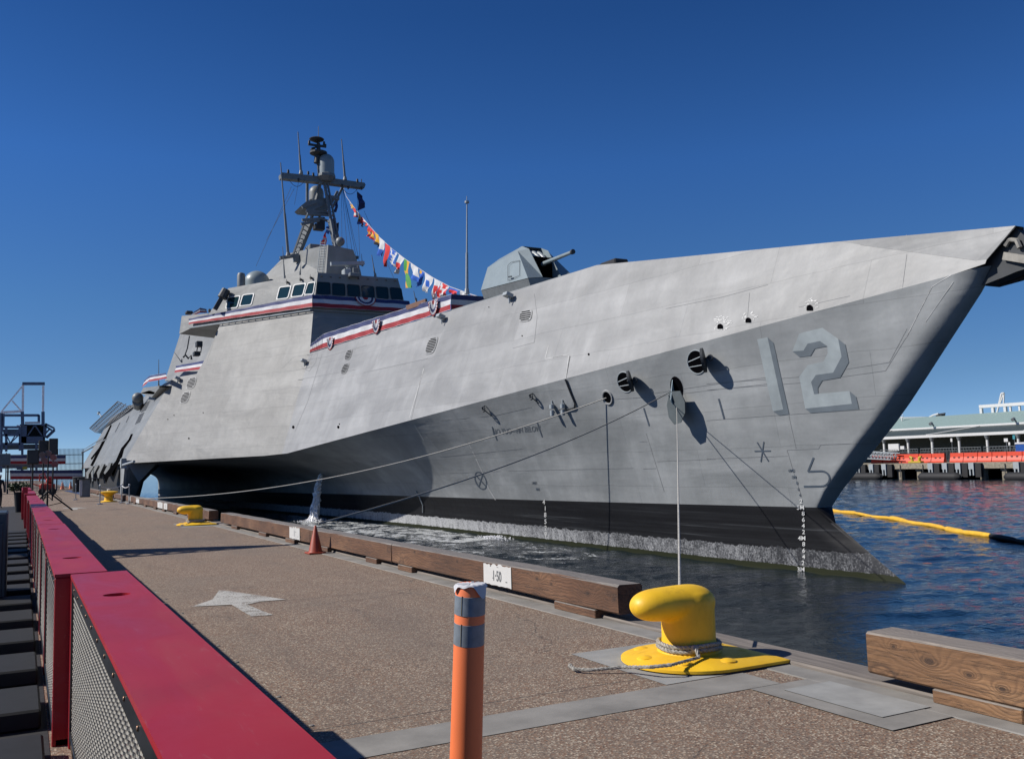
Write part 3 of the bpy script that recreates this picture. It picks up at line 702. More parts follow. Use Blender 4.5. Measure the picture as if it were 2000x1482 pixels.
# round hull doors standing open
def basis(n):
    a = Vector((-n.y, n.x, 0)).normalized()
    if a.y > 0: a = -a
    return a, n.cross(a).normalized() * (1 if n.cross(a).z > 0 else -1)
for x, y, r in ((1221, 746, .40), (1361, 707, .42)):
    p, n = hit(x, y, .015); a, u = basis(n)
    ring = [p + (a * math.cos(t) + u * math.sin(t)) * r for t in [2 * math.pi * i / 28 for i in range(28)]]
    b = MB(); b.poly(ring); door = b.build('round_port', M_BLACK, ship)
    b = MB(); b.tube(ring + [ring[0]], .022, 6); b.bar(p - a * r * .9 + u * r * .1, p + a * r * .5 + u * r * .4, .03); b.bar(p - a * r * .85 - u * r * .35, p + a * r * .6 - u * r * .3, .025)
    b.build('port_frame', M_LGREY, door, True)
    hng = p + a * r; d = (CP - hng); d.z = 0; d.normalize(); d = (d * .86 + n * .2).normalized(); c = hng + d * r * .95 + n * .03
    nn = d.cross(u).normalized(); b = MB()
    b.prism([c - nn * .04 + (d * math.cos(t) + u * math.sin(t)) * r * 1.02 for t in [2 * math.pi * i / 28 for i in range(28)]], nn * .08)
    b.build('port_lid', M_DGREY, door)
    b = MB(); h2 = hng + n * .1 + u * .1; b.bar(h2, h2 + a * .55 + n * .25, .05); b.bar(h2 - u * .3, h2 + a * .1 + n * .2, .07); b.tube([h2 + a * .55 + n * .25 + (a * math.cos(t) + u * math.sin(t)) * .1 for t in [i * .7 for i in range(10)]], .025)
    b.build('port_hinge', M_DGREY, door)
# fairlead with its octagonal hanging cover
p, n = hit(1322, 757, .015); a, u = basis(n)
b = MB(); b.poly([p + (a * math.cos(t) * .3 + u * math.sin(t) * .42) for t in [2 * math.pi * i / 20 for i in range(20)]]); fl = b.build('fairlead', M_BLACK, ship)
p2, n2 = hit(1338, 790, .03); b = MB()
b2_ = MB()
oc = [(-.28, .52), (.22, .5), (.42, .15), (.42, -.2), (.2, -.5), (-.1, -.55), (-.35, -.3), (-.42, .1)]
b.prism([p2 + a * x * 1.05 + u * y * 1.1 + n2 * (.42 + .25 * (-y)) for x, y in oc], n2 * .03)
b.build('fairlead_cover', mat('cover_slate', (.085, .105, .11), .55), fl); b = MB()
b.prism([p2 + a * (-.35) + u * .95 + n * .02, p2 + a * (-.15) + u * .3 + n * .5, p2 + a * (-.2) - u * .5 + n * .25, p2 + a * (-.62) - u * .1 + n * .02], a * .03)
b.build('fairlead_flap', mat('cover_blue_grey', (.22, .32, .38), .5), fl)
p, n = hit(1187, 776, .015); a, u = basis(n); b = MB(); b.poly([p + (a * math.cos(t) * .25 + u * math.sin(t) * .25) for t in [2 * math.pi * i / 20 for i in range(20)]]); f2 = b.build('fairlead', M_BLACK, ship)
b = MB(); b.tube([p + (a * math.cos(t) * .27 + u * math.sin(t) * .27) for t in [2 * math.pi * i / 20 for i in range(21)]], .05); b.build('fairlead_rim', M_UP, f2, True)
# bow pad eyes / ladders hooks under the knuckle
for x, y in ((948, 792), (1041, 768)):
    b = MB(); p, n = hit(x, y, .02); q_, _ = hit(x + 13, y + 19, .02)
    b.bar(p, p + n * .22, .05); b.bar(p + n * .22, q_ + n * .03, .04); b.tube([p + n * .1 + Vector((0, .12 * math.cos(t), -.12 + .12 * math.sin(t))) for t in [i * .7 for i in range(10)]], .03); b.build('boat_hook_eye', M_DGREY, ship)
for x, y in ((1082, 794), (1103, 793)):
    b = MB(); p, n = hit(x, y, .12)
    b.cyl(p + Vector((0, 0, .3)), p + Vector((0, 0, .12)), .03); b.cyl(p + Vector((0, 0, .12)), p + Vector((0, 0, -.05)), .11); b.cyl(p + Vector((0, 0, -.12)), p + Vector((0, 0, -.35)), .09); b.bar(p, p - n * .15, .1); b.bar(p + Vector((0, 0, -.25)), p - n * .15 + Vector((0, 0, -.25)), .06)
    b.build('tie_down_fitting', M_LGREY, ship)
# overboard pipe
b = MB(); b.tube([on(813, 958, .04), on(819, 966, .05), on(827, 985, .05), on(827, 1000, .05)], .035); b.build('discharge_pipe', M_LGREY, ship)
# --- bridge windows
WP = [[(497, 483), (605, 467), (578, 567), (482, 577)], [(618, 462), (712, 450), (688, 545), (590, 557)],
      [(905, 402), (1003, 390), (975, 493), (878, 506)], [(1018, 383), (1117, 370), (1090, 475), (992, 487)], [(1128, 370), (1187, 360), (1170, 462), (1097, 468)]]
WF = [[(1195, 362), (1300, 368), (1303, 465), (1190, 460)], [(1313, 370), (1415, 378), (1420, 474), (1315, 467)], [(1428, 380), (1528, 388), (1535, 483), (1435, 476)],
      [(1540, 390), (1642, 398), (1648, 492), (1550, 485)], [(1652, 398), (1750, 405), (1757, 498), (1665, 492)], [(1762, 405), (1855, 412), (1870, 505), (1775, 500)]]
def window(q, pl, mfr, fr):
    P = [pP(x, y, pl) for x, y in q]; n = pl[0] if pl[0].dot(ray(*q[0])) < 0 else -pl[0]
    c = sum(P, Vector()) / 4; b = MB()
    # rounded outline
    out = []
    for i in range(4):
        a_, m_, z_ = P[i - 1], P[i], P[(i + 1) % 4]
        for t in (0, .33, .67, 1):
            p0 = m_.lerp(a_, .14); p1 = m_.lerp(z_, .14); out.append(p0.lerp(m_, t).lerp(m_.lerp(p1, t), t))
    inn_ = [c + (p - c) * (1 - fr) for p in out]
    b.rings([out, [p + n * .05 for p in out], [p + n * .05 for p in inn_], [p + n * .01 for p in inn_]], False, False)
    w_ = b.build('window', mfr, ship); b = MB(); b.poly([p + n * .012 for p in inn_]); b.build('pane', M_GLASS, w_)
for q in WP: window(C2(*q), BS, M_WHITE, .15)
for q in WF: window(C2(*q), FR, M_DGREY, .07)
# wipers / lamps along the bridge brow
b = MB()
for x, y in C2((975, 370), (1080, 348), (1160, 335)):
    p = pP(x, y, BS); n = BS[0]; b.bar(p, p + n * .25, .12); b.bar(p + n * .2 + Vector((0, 0, .2)), p + n * .05 + Vector((0, .5, -.35)), .03)
for i in range(9):
    x, y = C2((1230 + i * 72, 318 + i * 4.2))[0]; p = pP(x, y, FR); b.bar(p + Vector((0, -.02, 0)), p + Vector((0, -.14, -.05)), .09)
split(b.build('window_wiper', M_DGREY, ship), 0.25)
# ledge and foot rail below the bridge windows
b = MB(); EL = BL
for k in range(19):
    t = k / 18; p = lerp(E0, EL, t); b.bar(p + BS[0] * .02, p + BS[0] * .28 + Vector((0, 0, -.12)), .05)
b.tube([E0 + BS[0] * .28 + Vector((0, 0, -.12)), EL + BS[0] * .28 + Vector((0, 0, -.12))], .045); b.tube([E0 + BS[0] * .16, EL + BS[0] * .16], .03)
for k in range(12):
    p = lerp(E0, mir(E0), k / 11); b.bar(p, p + Vector((0, -.22, -.05)), .04)
b.tube([E0 + Vector((0, -.22, -.05)), mir(E0) + Vector((0, -.22, -.05))], .025)
b.build('foot_rail', M_LGREY, ship)
# roof domes
c = pY(502, 556, 80); b = MB(); r = abs(pY(527, 545, 80).x - pY(478, 545, 80).x) / 2
b.lathe(c + Vector((0, 0, -.5)), [(r, 0), (r * 1.0, .7)] + [(r * math.cos(t), .7 + r * .93 * math.sin(t)) for t in [math.pi / 2 * i / 8 for i in range(1, 8)]] + [(1e-5, .7 + r * .93)], 32); b.build('radar_dome', M_GUN, ship, True)
c = pY(471, 560, 79); b = MB(); r = abs(pY(479, 545, 79).x - pY(463, 545, 79).x) / 2
b.lathe(c, [(r, 0), (r, .95), (r * .8, 1.15), (1e-5, 1.25)], 20); b.build('small_dome', M_GREY, ship, True)
# --- mast block on the roof
YB = 71.0
blk = [pY(*q, YB) for q in ((637, 535), (640, 478), (688, 486), (706, 532), (712, 545))]
fr_ = [pY(637, 536, YB), pY(641, 478, YB), pY(690, 488, YB), pY(704, 528, YB), pY(708, 548, YB)]
bk = [pY(497, 560, YB + 11), pY(560, 496, YB + 9)]
b = MB(); b.poly(fr_); b.poly([fr_[0], fr_[1], bk[1], bk[0]]); 
s2 = [Vector((2 * XC - p.x, p.y, p.z)) for p in bk]; b.poly([fr_[3], fr_[2], s2[1], s2[0]]); b.poly([fr_[1], fr_[2], s2[1], bk[1]]); b.poly([bk[0], bk[1], s2[1], s2[0]])
b.build('mast_house', M_SUP, ship)
ML = plane(fr_[0], fr_[1], bk[1]); b = MB(); n = ML[0]
for sx in (0, 1):
    q0 = pP(622 + sx * 10, 535, ML) + n * .1; q1 = pP(629 + sx * 9, 474, ML) + n * .1 + Vector((0, 0, .2)); b.tube([q0, q1], .03)
    if sx: 
        for i in range(13): b.tube([lerp(l0, l1, i / 13), lerp(q0, q1, i / 13)], .018, 4)
    l0, l1 = q0, q1
b.build('ladder', M_LGREY, ship)
b = MB()
for x in (545, 553, 561): b.poly([pP(x, 545 - (x - 545) * .6, ML) + n * .02, pP(x + 4, 543 - (x - 545) * .6, ML) + n * .02, pP(x + 11, 520 - (x - 545) * .9, ML) + n * .02, pP(x + 8, 521 - (x - 545) * .9, ML) + n * .02])
split(b.build('louvre', M_DGREY, ship), 0.1)
b = MB(); p = pY(520, 520, 80); b.bar(pY(547, 504, 77), pY(583, 498, 77), .25); b.bar(pY(578, 498, 77), pY(579, 512, 77), .5, .3); b.bar(pY(545, 507, 77), pY(583, 501, 77), .08); split(b.build('yard_bracket', M_GREY, ship), 0.2)
# navigation radar on its pedestal
YR = 69.0; b = MB(); b.bbox(pY(673, 543, YR) , pY(686, 525, YR) + Vector((0, .8, 0)), .05); b.cyl(pY(680, 527, YR + .3), pY(680, 517, YR + .3), .15); b.bar(pY(673, 517, YR + .3), pY(680, 526, YR + .3), .09); b.bar(pY(687, 517, YR + .3), pY(680, 526, YR + .3), .09)
ra = b.build('radar_pedestal', M_LGREY, ship)
b = MB(); b.bar(pY(646, 515.5, YR), pY(711, 514, YR), .3, .28); b.build('radar_antenna', M_LGREY, ra)
b = MB(); b.tube([pY(661, 513, 71.2), pY(664, 501, 71.2), pY(672, 499, 71.2), pY(680, 502, 71.2), pY(686, 513, 71.2)], .12); b.bbox(pY(658, 513, 71.5), pY(664, 501, 71.5) + Vector((0, .5, 0)), .03); b.build('antenna_frame', M_GREY, ship)
b = MB()
for a in ((694, 530, 8, 14), (700, 527, 5, 16), (689, 538, 6, 10)): b.bbox(pY(a[0] - a[2] / 2, a[1] + a[3] / 2, 70), pY(a[0] + a[2] / 2, a[1] - a[3] / 2, 70) + Vector((0, .4, 0)), .03)
b.bbox(pY(697, 516, 71), pY(712, 512, 71) + Vector((0, .4, 0)), .02); b.bbox(pY(690, 504, 71.5), pY(701, 500, 71.5) + Vector((0, .4, 0)), .02)
b.bbox(pY(684, 539, 66.5), pY(704, 533, 66.5) + Vector((0, .5, 0)), .04)
split(b.build('sensor_box', M_GREY, ship), 0.2)
b = MB(); b.sph(pY(664.5, 472, 72), .38); b.build('small_dome', M_GREY, ship, True)
b = MB(); b.bbox(pY(605, 486, 76), pY(632, 478, 76) + Vector((0, 1.5, 0)), .06); b.build('locker', M_GREY, ship)
# whip antennas
for (x0, y0), (x1, y1), Y, r in (((563, 500), (548, 318), 76, .10), ((588, 340), (582, 258), 76.5, .085), ((674, 352), (667, 272), 76.2, .085), ((622, 300), (622, 247), 76, .05), ((912, 574), (912, 397), 46, .075), ((733, 541), (726, 498), 70, .055), ((708, 520), (706, 496), 71, .04), ((556, 545), (552, 482), 74, .05), ((586, 537), (588, 512), 72, .04), ((813, 592), (808, 568), 52, .04), ((310, 757), (310, 702), 92, .05), ((355, 708), (340, 687), 80, .03)):
    b = MB(); p, q_ = pY(x0, y0, Y), pY(x1, y1, Y); m_ = p.lerp(q_, .45); b.cyl(p, m_, r * 1.3, r, 8); b.cyl(m_, q_, r * .75, r * .45, 8); b.cyl(p, p + Vector((0, 0, .3)), r * 2.2, r * 1.5, 8)
    if x0 == 912: b.cyl(q_, q_ + Vector((0, 0, .12)), .13); b.cyl(q_ + Vector((0, 0, .12)), q_ + Vector((0, 0, .4)), .02)
    b.build('whip_antenna', M_LGREY if x0 == 912 else M_GREY, ship, True)
# --- lattice mast
YM = 76.0
def mp(x, y, Y=YM): return pY(x, y, Y)
b = MB()
b.bar(mp(578, 502, 78.5), mp(607, 432, 77), .4, .55); b.bar(mp(607, 432, 77), mp(626, 356), .2)
b.bar(mp(571, 502, 77.5), mp(600, 420, 76.5), .14); b.bar(mp(600, 420, 76.5), mp(622, 362), .12)
for i_ in range(9): b.bar(lerp(mp(571, 502, 77.5), mp(600, 420, 76.5), i_ / 9), lerp(mp(578, 502, 78.5), mp(607, 432, 77), (i_ + .5) / 9), .07)
b.bar(mp(657, 482, 74.6), mp(646, 430, 75), .3, .5); b.bar(mp(656, 482, 74), mp(634, 360), .2)
b.bar(mp(664, 482, 74), mp(640, 360), .14)
for i_ in range(15): b.bar(lerp(mp(656, 482, 74), mp(634, 360), i_ / 15), lerp(mp(664, 482, 74), mp(640, 360), (i_ + .5) / 15), .06)
b.bar(mp(650, 405, 77), mp(671, 362, 77), .2); b.bar(mp(600, 400, 77), mp(600, 352, 77), .2); b.bar(mp(646, 400, 77), mp(659, 374, 77), .2)
for (x0, y0, x1, y1, r) in ((598, 411, 640, 416, .16), (600, 417, 644, 420, .16), (590, 430, 628, 427, .14), (588, 438, 624, 431, .14), (628, 427, 650, 436, .12), (640, 385, 662, 388, .2), (590, 405, 618, 395, .14), (604, 412, 636, 398, .12)):
    b.bar(mp(x0, y0, 76), mp(x1, y1, 76), r * 1.5)
b.build('mast_leg', M_GREY, ship)
b = MB(); b.prism([mp(548, 340), mp(551, 337), mp(620, 344), mp(712, 357), mp(714, 361), mp(712, 367), mp(640, 358), mp(549, 348)], (0, .7, 0)); b.build('yardarm', M_GREY, ship)
b = MB(); c = mp(637, 352); zb_ = mp(637, 345).z; c.y += .3
b.lathe((c.x, c.y - .4, mp(637, 355).z), [(.45, 0), (.8, .35), (.8, .55), (.75, .6)], 8); b.build('dome_platform', M_GREY, ship)
b = MB(); b.lathe((c.x, c.y - .4, mp(637, 355).z + .6), [(.68, 0), (.68, 1.1)] + [(.68 * math.cos(t), 1.1 + .72 * math.sin(t)) for t in [math.pi / 2 * i / 8 for i in range(1, 8)]] + [(1e-5, 1.82)], 32); b.build('radar_dome', M_GUN, ship, True)
b = MB(); c2 = mp(618, 395, 77.5)
b.lathe((c2.x, c2.y, mp(618, 392, 77.5).z), [(.64, 0), (.64, .65)] + [(.64 * math.cos(t), .65 + .68 * math.sin(t)) for t in [math.pi / 2 * i / 8 for i in range(1, 8)]] + [(1e-5, 1.33)], 28); b.build('radar_dome', M_GREY, ship, True)
b = MB(); b.prism([mp(588, 402), mp(599, 393), mp(648, 384), mp(650, 395), mp(640, 411), mp(612, 409), mp(594, 407)], (0, 2.2, 0)); b.build('mast_platform', M_GREY, ship)
b = MB(); b.cyl(mp(624, 340), mp(620, 300), .16, .12); b.cyl(mp(619, 319), mp(621, 303), .28, .28, 16)
b.lathe(mp(622, 303), [(.45, -.05), (.75, .1), (.75, .25), (.6, .3)], 14); b.cyl(mp(622, 296), mp(622, 280), .2, .15)
b.bar(mp(602, 282), mp(637, 287), .17); b.bar(mp(609, 290), mp(637, 283), .12); b.bbox(mp(608, 296) - Vector((.05, .15, .0)), mp(614, 291) + Vector((.05, .15, 0)), .02)
b.lathe(mp(618.5, 276), [(.1, -.15), (.6, .1), (.64, .17), (.55, .24), (1e-5, .28)], 24); b.cyl(mp(622, 290), mp(620, 272), .11)
for x, y in ((604, 278), (633, 280), (563, 335), (602, 338), (698, 353), (612, 341)): b.cyl(mp(x, y + 3), mp(x, y - 3), .11, .09, 8)
b.cyl(mp(706, 356), mp(706, 350), .04)
for x, y in ((583, 353), (680, 368), (706, 369), (668, 364)): b.cyl(mp(x, y - 4), mp(x, y + 2), .1, .06, 6)
split(b.build('mast_head', M_DGREY, ship), 0.15)
b = MB(); b.bbox(mp(615, 447) , mp(635, 438) + Vector((0, .7, 0)), .04); b.bbox(mp(622, 438), mp(635, 424) + Vector((0, .6, 0)), .04); b.tube([mp(652, 440, 75), mp(660, 436, 75), mp(659, 450, 75), mp(652, 448, 75)], .12); split(b.build('mast_camera', M_DGREY, ship), 0.3)
# rigging wires
b = MB()
for (x0, y0, Y0, x1, y1, Y1) in ((667, 366, 76, 668, 500, 71), (668, 367, 76, 680, 505, 71), (669, 367, 76, 690, 505, 71), (670, 367, 76, 697, 510, 71), (669, 367, 76, 702, 512, 71), (711, 412, 75.5, 770, 545, 68), (697, 370, 76, 703, 505, 71), (569, 365, 76, 500, 520, 82), (575, 368, 76, 520, 470, 82), (583, 356, 76, 575, 400, 78)):
    b.tube([mp(x0, y0, Y0), mp(x1, y1, Y1)], .014, 4)
for (x0, y0), (x1, y1), sg in (((565, 352), (595, 353), 12), ((669, 367), (697, 370), 11)):
    b.tube([mp(lerp(x0, x1, t), lerp(y0, y1, t) + sg * 4 * t * (1 - t)) for t in [i / 8 for i in range(9)]], .025, 4)
b.build('rigging', M_DGREY, ship)
# --- deck gun
XP, XB = 21.15, 22.05
gun = MB()
g1 = [pX(939, 567, XP), pX(952.5, 522.5, XP + .3), pX(975, 506, XP + .75), pX(1011, 490, XP + .5), pX(1031, 543, XP)]
top = [g1[2], pX(1020, 481, XB)]
fc = [pX(1033, 486, XB), pX(1060, 541, XB)]
gm = lambda p: Vector((2 * XC - p.x, p.y, p.z))
for M_ in (lambda q: q, lambda q: [gm(p) for p in q]):
    gun.poly(M_([g1[0], g1[1], g1[3], g1[4]])); gun.poly(M_([g1[3], g1[4], fc[1], fc[0]])); gun.poly(M_([g1[1], g1[2], g1[3]])); gun.poly(M_([g1[2], top[1], fc[0], g1[3]]))
gun.poly([g1[2], top[1], gm(top[1]), gm(g1[2])]); gun.poly([g1[1], g1[2], gm(g1[2]), gm(g1[1])]); gun.poly([g1[0], g1[1], gm(g1[1]), gm(g1[0])])
gun.poly([fc[0], fc[1], fc[1] + Vector((0, 1.6, 0)), top[1] + Vector((0, .3, 0)), top[1]]); gun.poly([gm(p) for p in (fc[0], fc[1], fc[1] + Vector((0, 1.6, 0)), top[1] + Vector((0, .3, 0)), top[1])])
gt = gun.build('gun_turret', M_GUN, ship)
b = MB(); lo = [g1[0] + Vector((.0, -.05, -.03)), g1[4] + Vector((0, -.02, -.03)), fc[1] + Vector((0, -.05, -.03))]; dn = [p + Vector((.18, .05, -.42)) for p in lo]
b.rings([lo + [gm(p) for p in reversed(lo)], dn + [gm(p) for p in reversed(dn)]]); b.build('gun_base', M_GREY, gt)
b = MB(); c = (g1[0] + gm(g1[4])) / 2; b.cyl(c + Vector((0, 0, -.3)), c + Vector((0, 0, -1.5)), 1.25, 1.25, 28); b.build('gun_ring', M_GREY, gt, True)
b = MB(); p0 = pX(1052, 519, XC); p1 = pX(1117, 492.5, XC); b.cyl(p0, p1, .115, .082, 16); b.cyl(p0 + (p1 - p0) * -.25, p0 + (p1 - p0) * .12, .2, .15, 14); b.build('gun_barrel', M_GUN, gt, True)
b = MB(); dd = (p1 - p0).normalized(); b.cyl(p1, p1 + dd * .12, .12, .12, 16); b.build('muzzle_cap', M_DGREY, gt, True)
b = MB(); arc = [pX(x, y, XC) for x, y in ((1036, 486), (1046, 489), (1054, 497), (1058, 505), (1052, 512))]
for w0 in (-.3, 0, .3): b.tube([p + Vector((w0, .12, -.12)) for p in arc], .1, 8)
b.box(p0 + Vector((-.4, -.1, -1.2)), p0 + Vector((.4, 1.2, -.1)))
b.build('gun_cradle', M_LGREY, gt, True)
b = MB(); b.box((XB + .02, fc[1].y + .9, fc[1].z), (2 * XC - XB - .02, fc[1].y + 1.5, fc[0].z - .45)); b.build('gun_recess', M_BLACK, gt)
b = MB(); 
dq = [g1[3].lerp(g1[4], .35), g1[3].lerp(g1[4], .93), g1[2].lerp(g1[0], .75).lerp(g1[4], .62), g1[2].lerp(g1[4], .35)]
b.tube([pX(x, y, XP + e) - Vector((.03, 0, 0)) for x, y, e in ((993, 548, 0), (993, 518, .25), (1000, 512, .3), (1016, 509, .3), (1016, 538, .05), (993, 548, 0))], .012, 4); b.bar(pX(993, 541, XP - .05), pX(999, 540, XP - .05), .06); b.build('turret_hatch', M_DGREY, gt)
b = MB(); pd = pP(1174, 518, PF); b.bbox(pd + Vector((.1, -.9, -.3)), pd + Vector((.8, .3, .14)), .05); b.build('deck_fitting', M_RUB, ship)
# deck edge stanchions along the foredeck, person-height items by the bridge front
b = MB(); 
for i in range(1, 16):
    p = lerp(D3, pP(881, 607, PF), i / 16) + Vector((.12, 0, 0)); b.cyl(p, p + Vector((.0, 0, .98)), .03, n=6)
split(b.build('guard_stanchion', M_LGREY, ship), 0.2)
b = MB(); q0 = pP(792, 636, PF) + Vector((.1, 0, 1.05)); q1 = pP(830, 624, PF) + Vector((.1, 0, 1.05)); b.bar(q0, q1, .12, .28); b.build('handrail_board', mat('crate_brown', (.22, .11, .07), .7), ship)
# --- aft side: vents, recesses, sponson, net, radome
AP = (Vector((-(RR.z - A.z), 0, (RR.x - A.x))).normalized(), A); AP = (AP[0] if AP[0].x < 0 else -AP[0], A)
def CA(*q): return [(160 + .17544 * x, 700 + .17544 * y) for x, y in q]
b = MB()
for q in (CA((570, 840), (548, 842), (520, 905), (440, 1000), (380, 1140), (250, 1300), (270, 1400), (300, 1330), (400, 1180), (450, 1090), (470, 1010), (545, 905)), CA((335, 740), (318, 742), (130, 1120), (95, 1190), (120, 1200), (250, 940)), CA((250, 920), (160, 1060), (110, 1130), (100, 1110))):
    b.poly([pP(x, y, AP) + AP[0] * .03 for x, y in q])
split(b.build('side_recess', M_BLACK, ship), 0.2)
b = MB()
for c0 in ((705, 540), (640, 670)):
    for i in range(6):
        for j in range(7):
            x = c0[0] + (j - 3) * 14 * .6 - (i - 3) * 0 + (3 - i) * 9; y = c0[1] + (i - 3) * 19 - (j - 3) * 4
            q = CA((x, y), (x + 6, y - 2), (x + 1, y + 11), (x - 5, y + 13)); b.poly([pP(u_, v_, AP) + AP[0] * .03 for u_, v_ in q])
for q in (((830, 425), (822, 425), (802, 480), (808, 480)), ((530, 640), (522, 640), (490, 712), (496, 712)), ((428, 712), (420, 714), (370, 818), (376, 818))):
    b.poly([pP(u_, v_, AP) + AP[0] * .03 for u_, v_ in CA(*q)])
split(b.build('side_grille', M_DGREY, ship), 0.5)
# fins at the outrigger; black sheet behind them paints the overhang's shade
b = MB()
for i, (x0, x1) in enumerate(((47, 75), (100, 130), (165, 195), (243, 285))):
    pts = CA((x0, 1270), (x0 + 55, 1195 - i * 12), (x0 + 28 + 55, 1200 - i * 12), (x1, 1290), (x1 - 8, 1390 - 25 * i), (x1 - 18, 1385 - 25 * i)); Q = [pX(x, y, 7.12) for x, y in pts]; b.prism(Q, (.35, .0, 0))
split(b.build('side_fin', M_AFT, ship), 0.3)
b = MB(); Y0_ = A.y + 4; b.box((7.7, Y0_, .1), (7.85, 141, 4.5)); b.build('overhang_shade', M_RUB, ship)
b = MB(); b.tube([pX(240, 908, 7.0), pX(262, 901, 7.0)],   .09, 10); b.bbox(pX(236, 910, 7.0) - Vector((.1, .6, .2)), pX(240, 900, 7.0) + Vector((.3, .3, .2)), .05); b.build('fender_bar', M_LGREY, ship, True)
XS = 9.8
sp = [pX(*q, XS) for q in ((275, 768), (283, 757), (330, 743), (338, 738), (312, 757), (296, 766))]
b = MB(); b.prism([pX(274, 768, XS), pX(280, 757, XS), pX(312, 753, XS), pX(300, 770, XS)], (2.5, 0, 0)); b.prism([pX(274, 768, XS), pX(312, 756, XS), pX(296, 776, XS)], (2.5, .3, -.1)); b.build('gun_sponson', M_SUP, ship)
b = MB(); b.sph(pX(269, 777, 9.6), .52, 20); b.cyl(pX(269, 783, 9.6), pX(270, 792, 9.8), .5); b.build('satellite_dome', M_GREY, ship, True)
# safety net frame over the aft deck edge
o0, o1, i1, i0 = (pX(*q, X) for q, X in (((175, 836), 9.2), ((230, 784), 9.2), ((263, 793), 10.4), ((198, 846), 10.4)))
b = MB()
for i in range(27):
    t = i / 26; b.tube([lerp(o0, o1, t), lerp(lerp(o0, o1, t), lerp(i0, i1, t), .5) + Vector((0, 0, -.25)), lerp(i0, i1, t)], .05, 4)
for t in (0, .25, .5, .75, .85, 1): b.tube([lerp(o0, i0, t) , lerp(o1, i1, t)], .06 if t in (0, 1) else .04, 4)
b.build('safety_net', mat('net_brown', (.10, .085, .07), .7), ship)
b = MB(); p = pX(192, 808, 12); b.bar(p, p + Vector((.0, -2, .1)), .35); b.cyl(p + Vector((0, -1.6, 0)), pX(199, 815, 12), .1); b.build('aft_lamp', M_LGREY, ship)
b = MB(); b.tube([pX(160, 884, 9), pX(208, 858, 9)], .12, 6); b.tube([pX(160, 880, 9), pX(205, 852, 9)], .05, 4); b.build('aft_brace', M_GREY, ship)
# equipment in the recess behind the side panel
b = MB()
b.bbox(pY(384, 676, 79), pY(396, 666, 79) + Vector((0, .8, 0)), .04); b.bbox(pY(379, 694, 79), pY(392, 686, 79) + Vector((0, .8, 0)), .04); b.tube([pY(386, 676, 79), pY(384, 688, 79), pY(392, 688, 79), pY(394, 676, 79)], .05)
b.tube([pY(370, 656, 79), pY(366, 680, 79), pY(361, 694, 79)], .05); b.tube([pY(358, 698, 79), pY(362, 693, 79), pY(368, 700, 79), pY(373, 694, 79), pY(374, 702, 79)], .09)
split(b.build('hoist', M_DGREY, ship), 0.5)
b = MB(); b.bbox(pY(364, 612, 78), pY(377, 607, 78) + Vector((0, .8, 0)), .05); b.bbox(pY(408, 609, 78), pY(412, 603, 78) + Vector((0, .4, 0)), .03); b.bar(pY(420, 604, 77), pY(432, 583, 77), .35); b.cyl(pY(434, 582, 77), pY(442, 566, 77), .4, .35); split(b.build('wing_equipment', M_DGREY, ship), 0.3)
# ================================================================ ROPES, FLAGS, BUNTING
def rope(name, p, q, sag, r, m, label, n=40, dark=0, group='mooring ropes'):
    pts = [lerp(p, q, i / n) + Vector((0, 0, -sag * 4 * (i / n) * (1 - i / n))) for i in range(n + 1)]
    b = MB(); b.tube(pts, r, 7); o = b.build(name, m, None, True); tag(o, label, 'mooring rope', group); return o
B1 = Vector((5.05, 6.4, ZD)); B2 = Vector((4.98, 31.0, ZD)); B3 = Vector((5.1, 61.0, ZD))
h1, _ = hit(1187, 776, -.05); h2, _ = hit(1316, 764, .25); h3, _ = hit(1333, 792, .3)
e1 = pX(268, 967, 5.9); e2 = pX(622, 1024, 5.75)
rope('mooring_rope', h1, Vector((5.25, e1.y * .9, 2.4)), .95, .024, M_ROPE, 'long pale mooring rope from the round bow opening aft to the far quay bollard')
rope('mooring_rope', h2, e2 + Vector((0, 0, .02)), .34, .019, mat('dark_rope', (.34, .32, .29), .9), 'thin grey mooring rope from the bow fairlead down to the timber beside the small cone')
rope('mooring_rope', h3, B1 + Vector((.12, .25, .55)), .10, .013, M_ROPE, 'steep pale mooring rope from the octagonal cover down to the big near bollard')
def along(a, b_, n): return [lerp(a, b_, i / n) for i in range(n + 1)]
def band(name, top, bot, label, group='striped bunting on the warship', parent=None):
    """three-stripe fabric band hanging between two lines"""
    b = MB(); n = len(top); rs = random.Random(len(label)); lv = [0, .02, .33, .66, .98, 1]
    nrm = (top[-1] - top[0]).cross(bot[0] - top[0]).normalized()
    g = [[lerp(top[i], bot[i], t) + nrm * (.03 * math.sin(i * 1.7 + t * 3) + rs.uniform(-.012, .012)) for t in lv] for i in range(n)]
    for j in range(5):
        mi = (0, 0, 1, 2, 1)[j]
        if j == 0: mi = 1
        b.add([p for r in g for p in (r[j], r[j + 1])], [(2 * i, 2 * i + 1, 2 * i + 3, 2 * i + 2) for i in range(n - 1)], mi)
    o = b.build(name, [M_NAVY, M_CLOTH, M_REDC]); tag(o, label, 'bunting', group); return o
def sub(pts, k):
    out = []
    for a, c in zip(pts[:-1], pts[1:]): out += along(a, c, k)[:-1]
    return out + [pts[-1]]
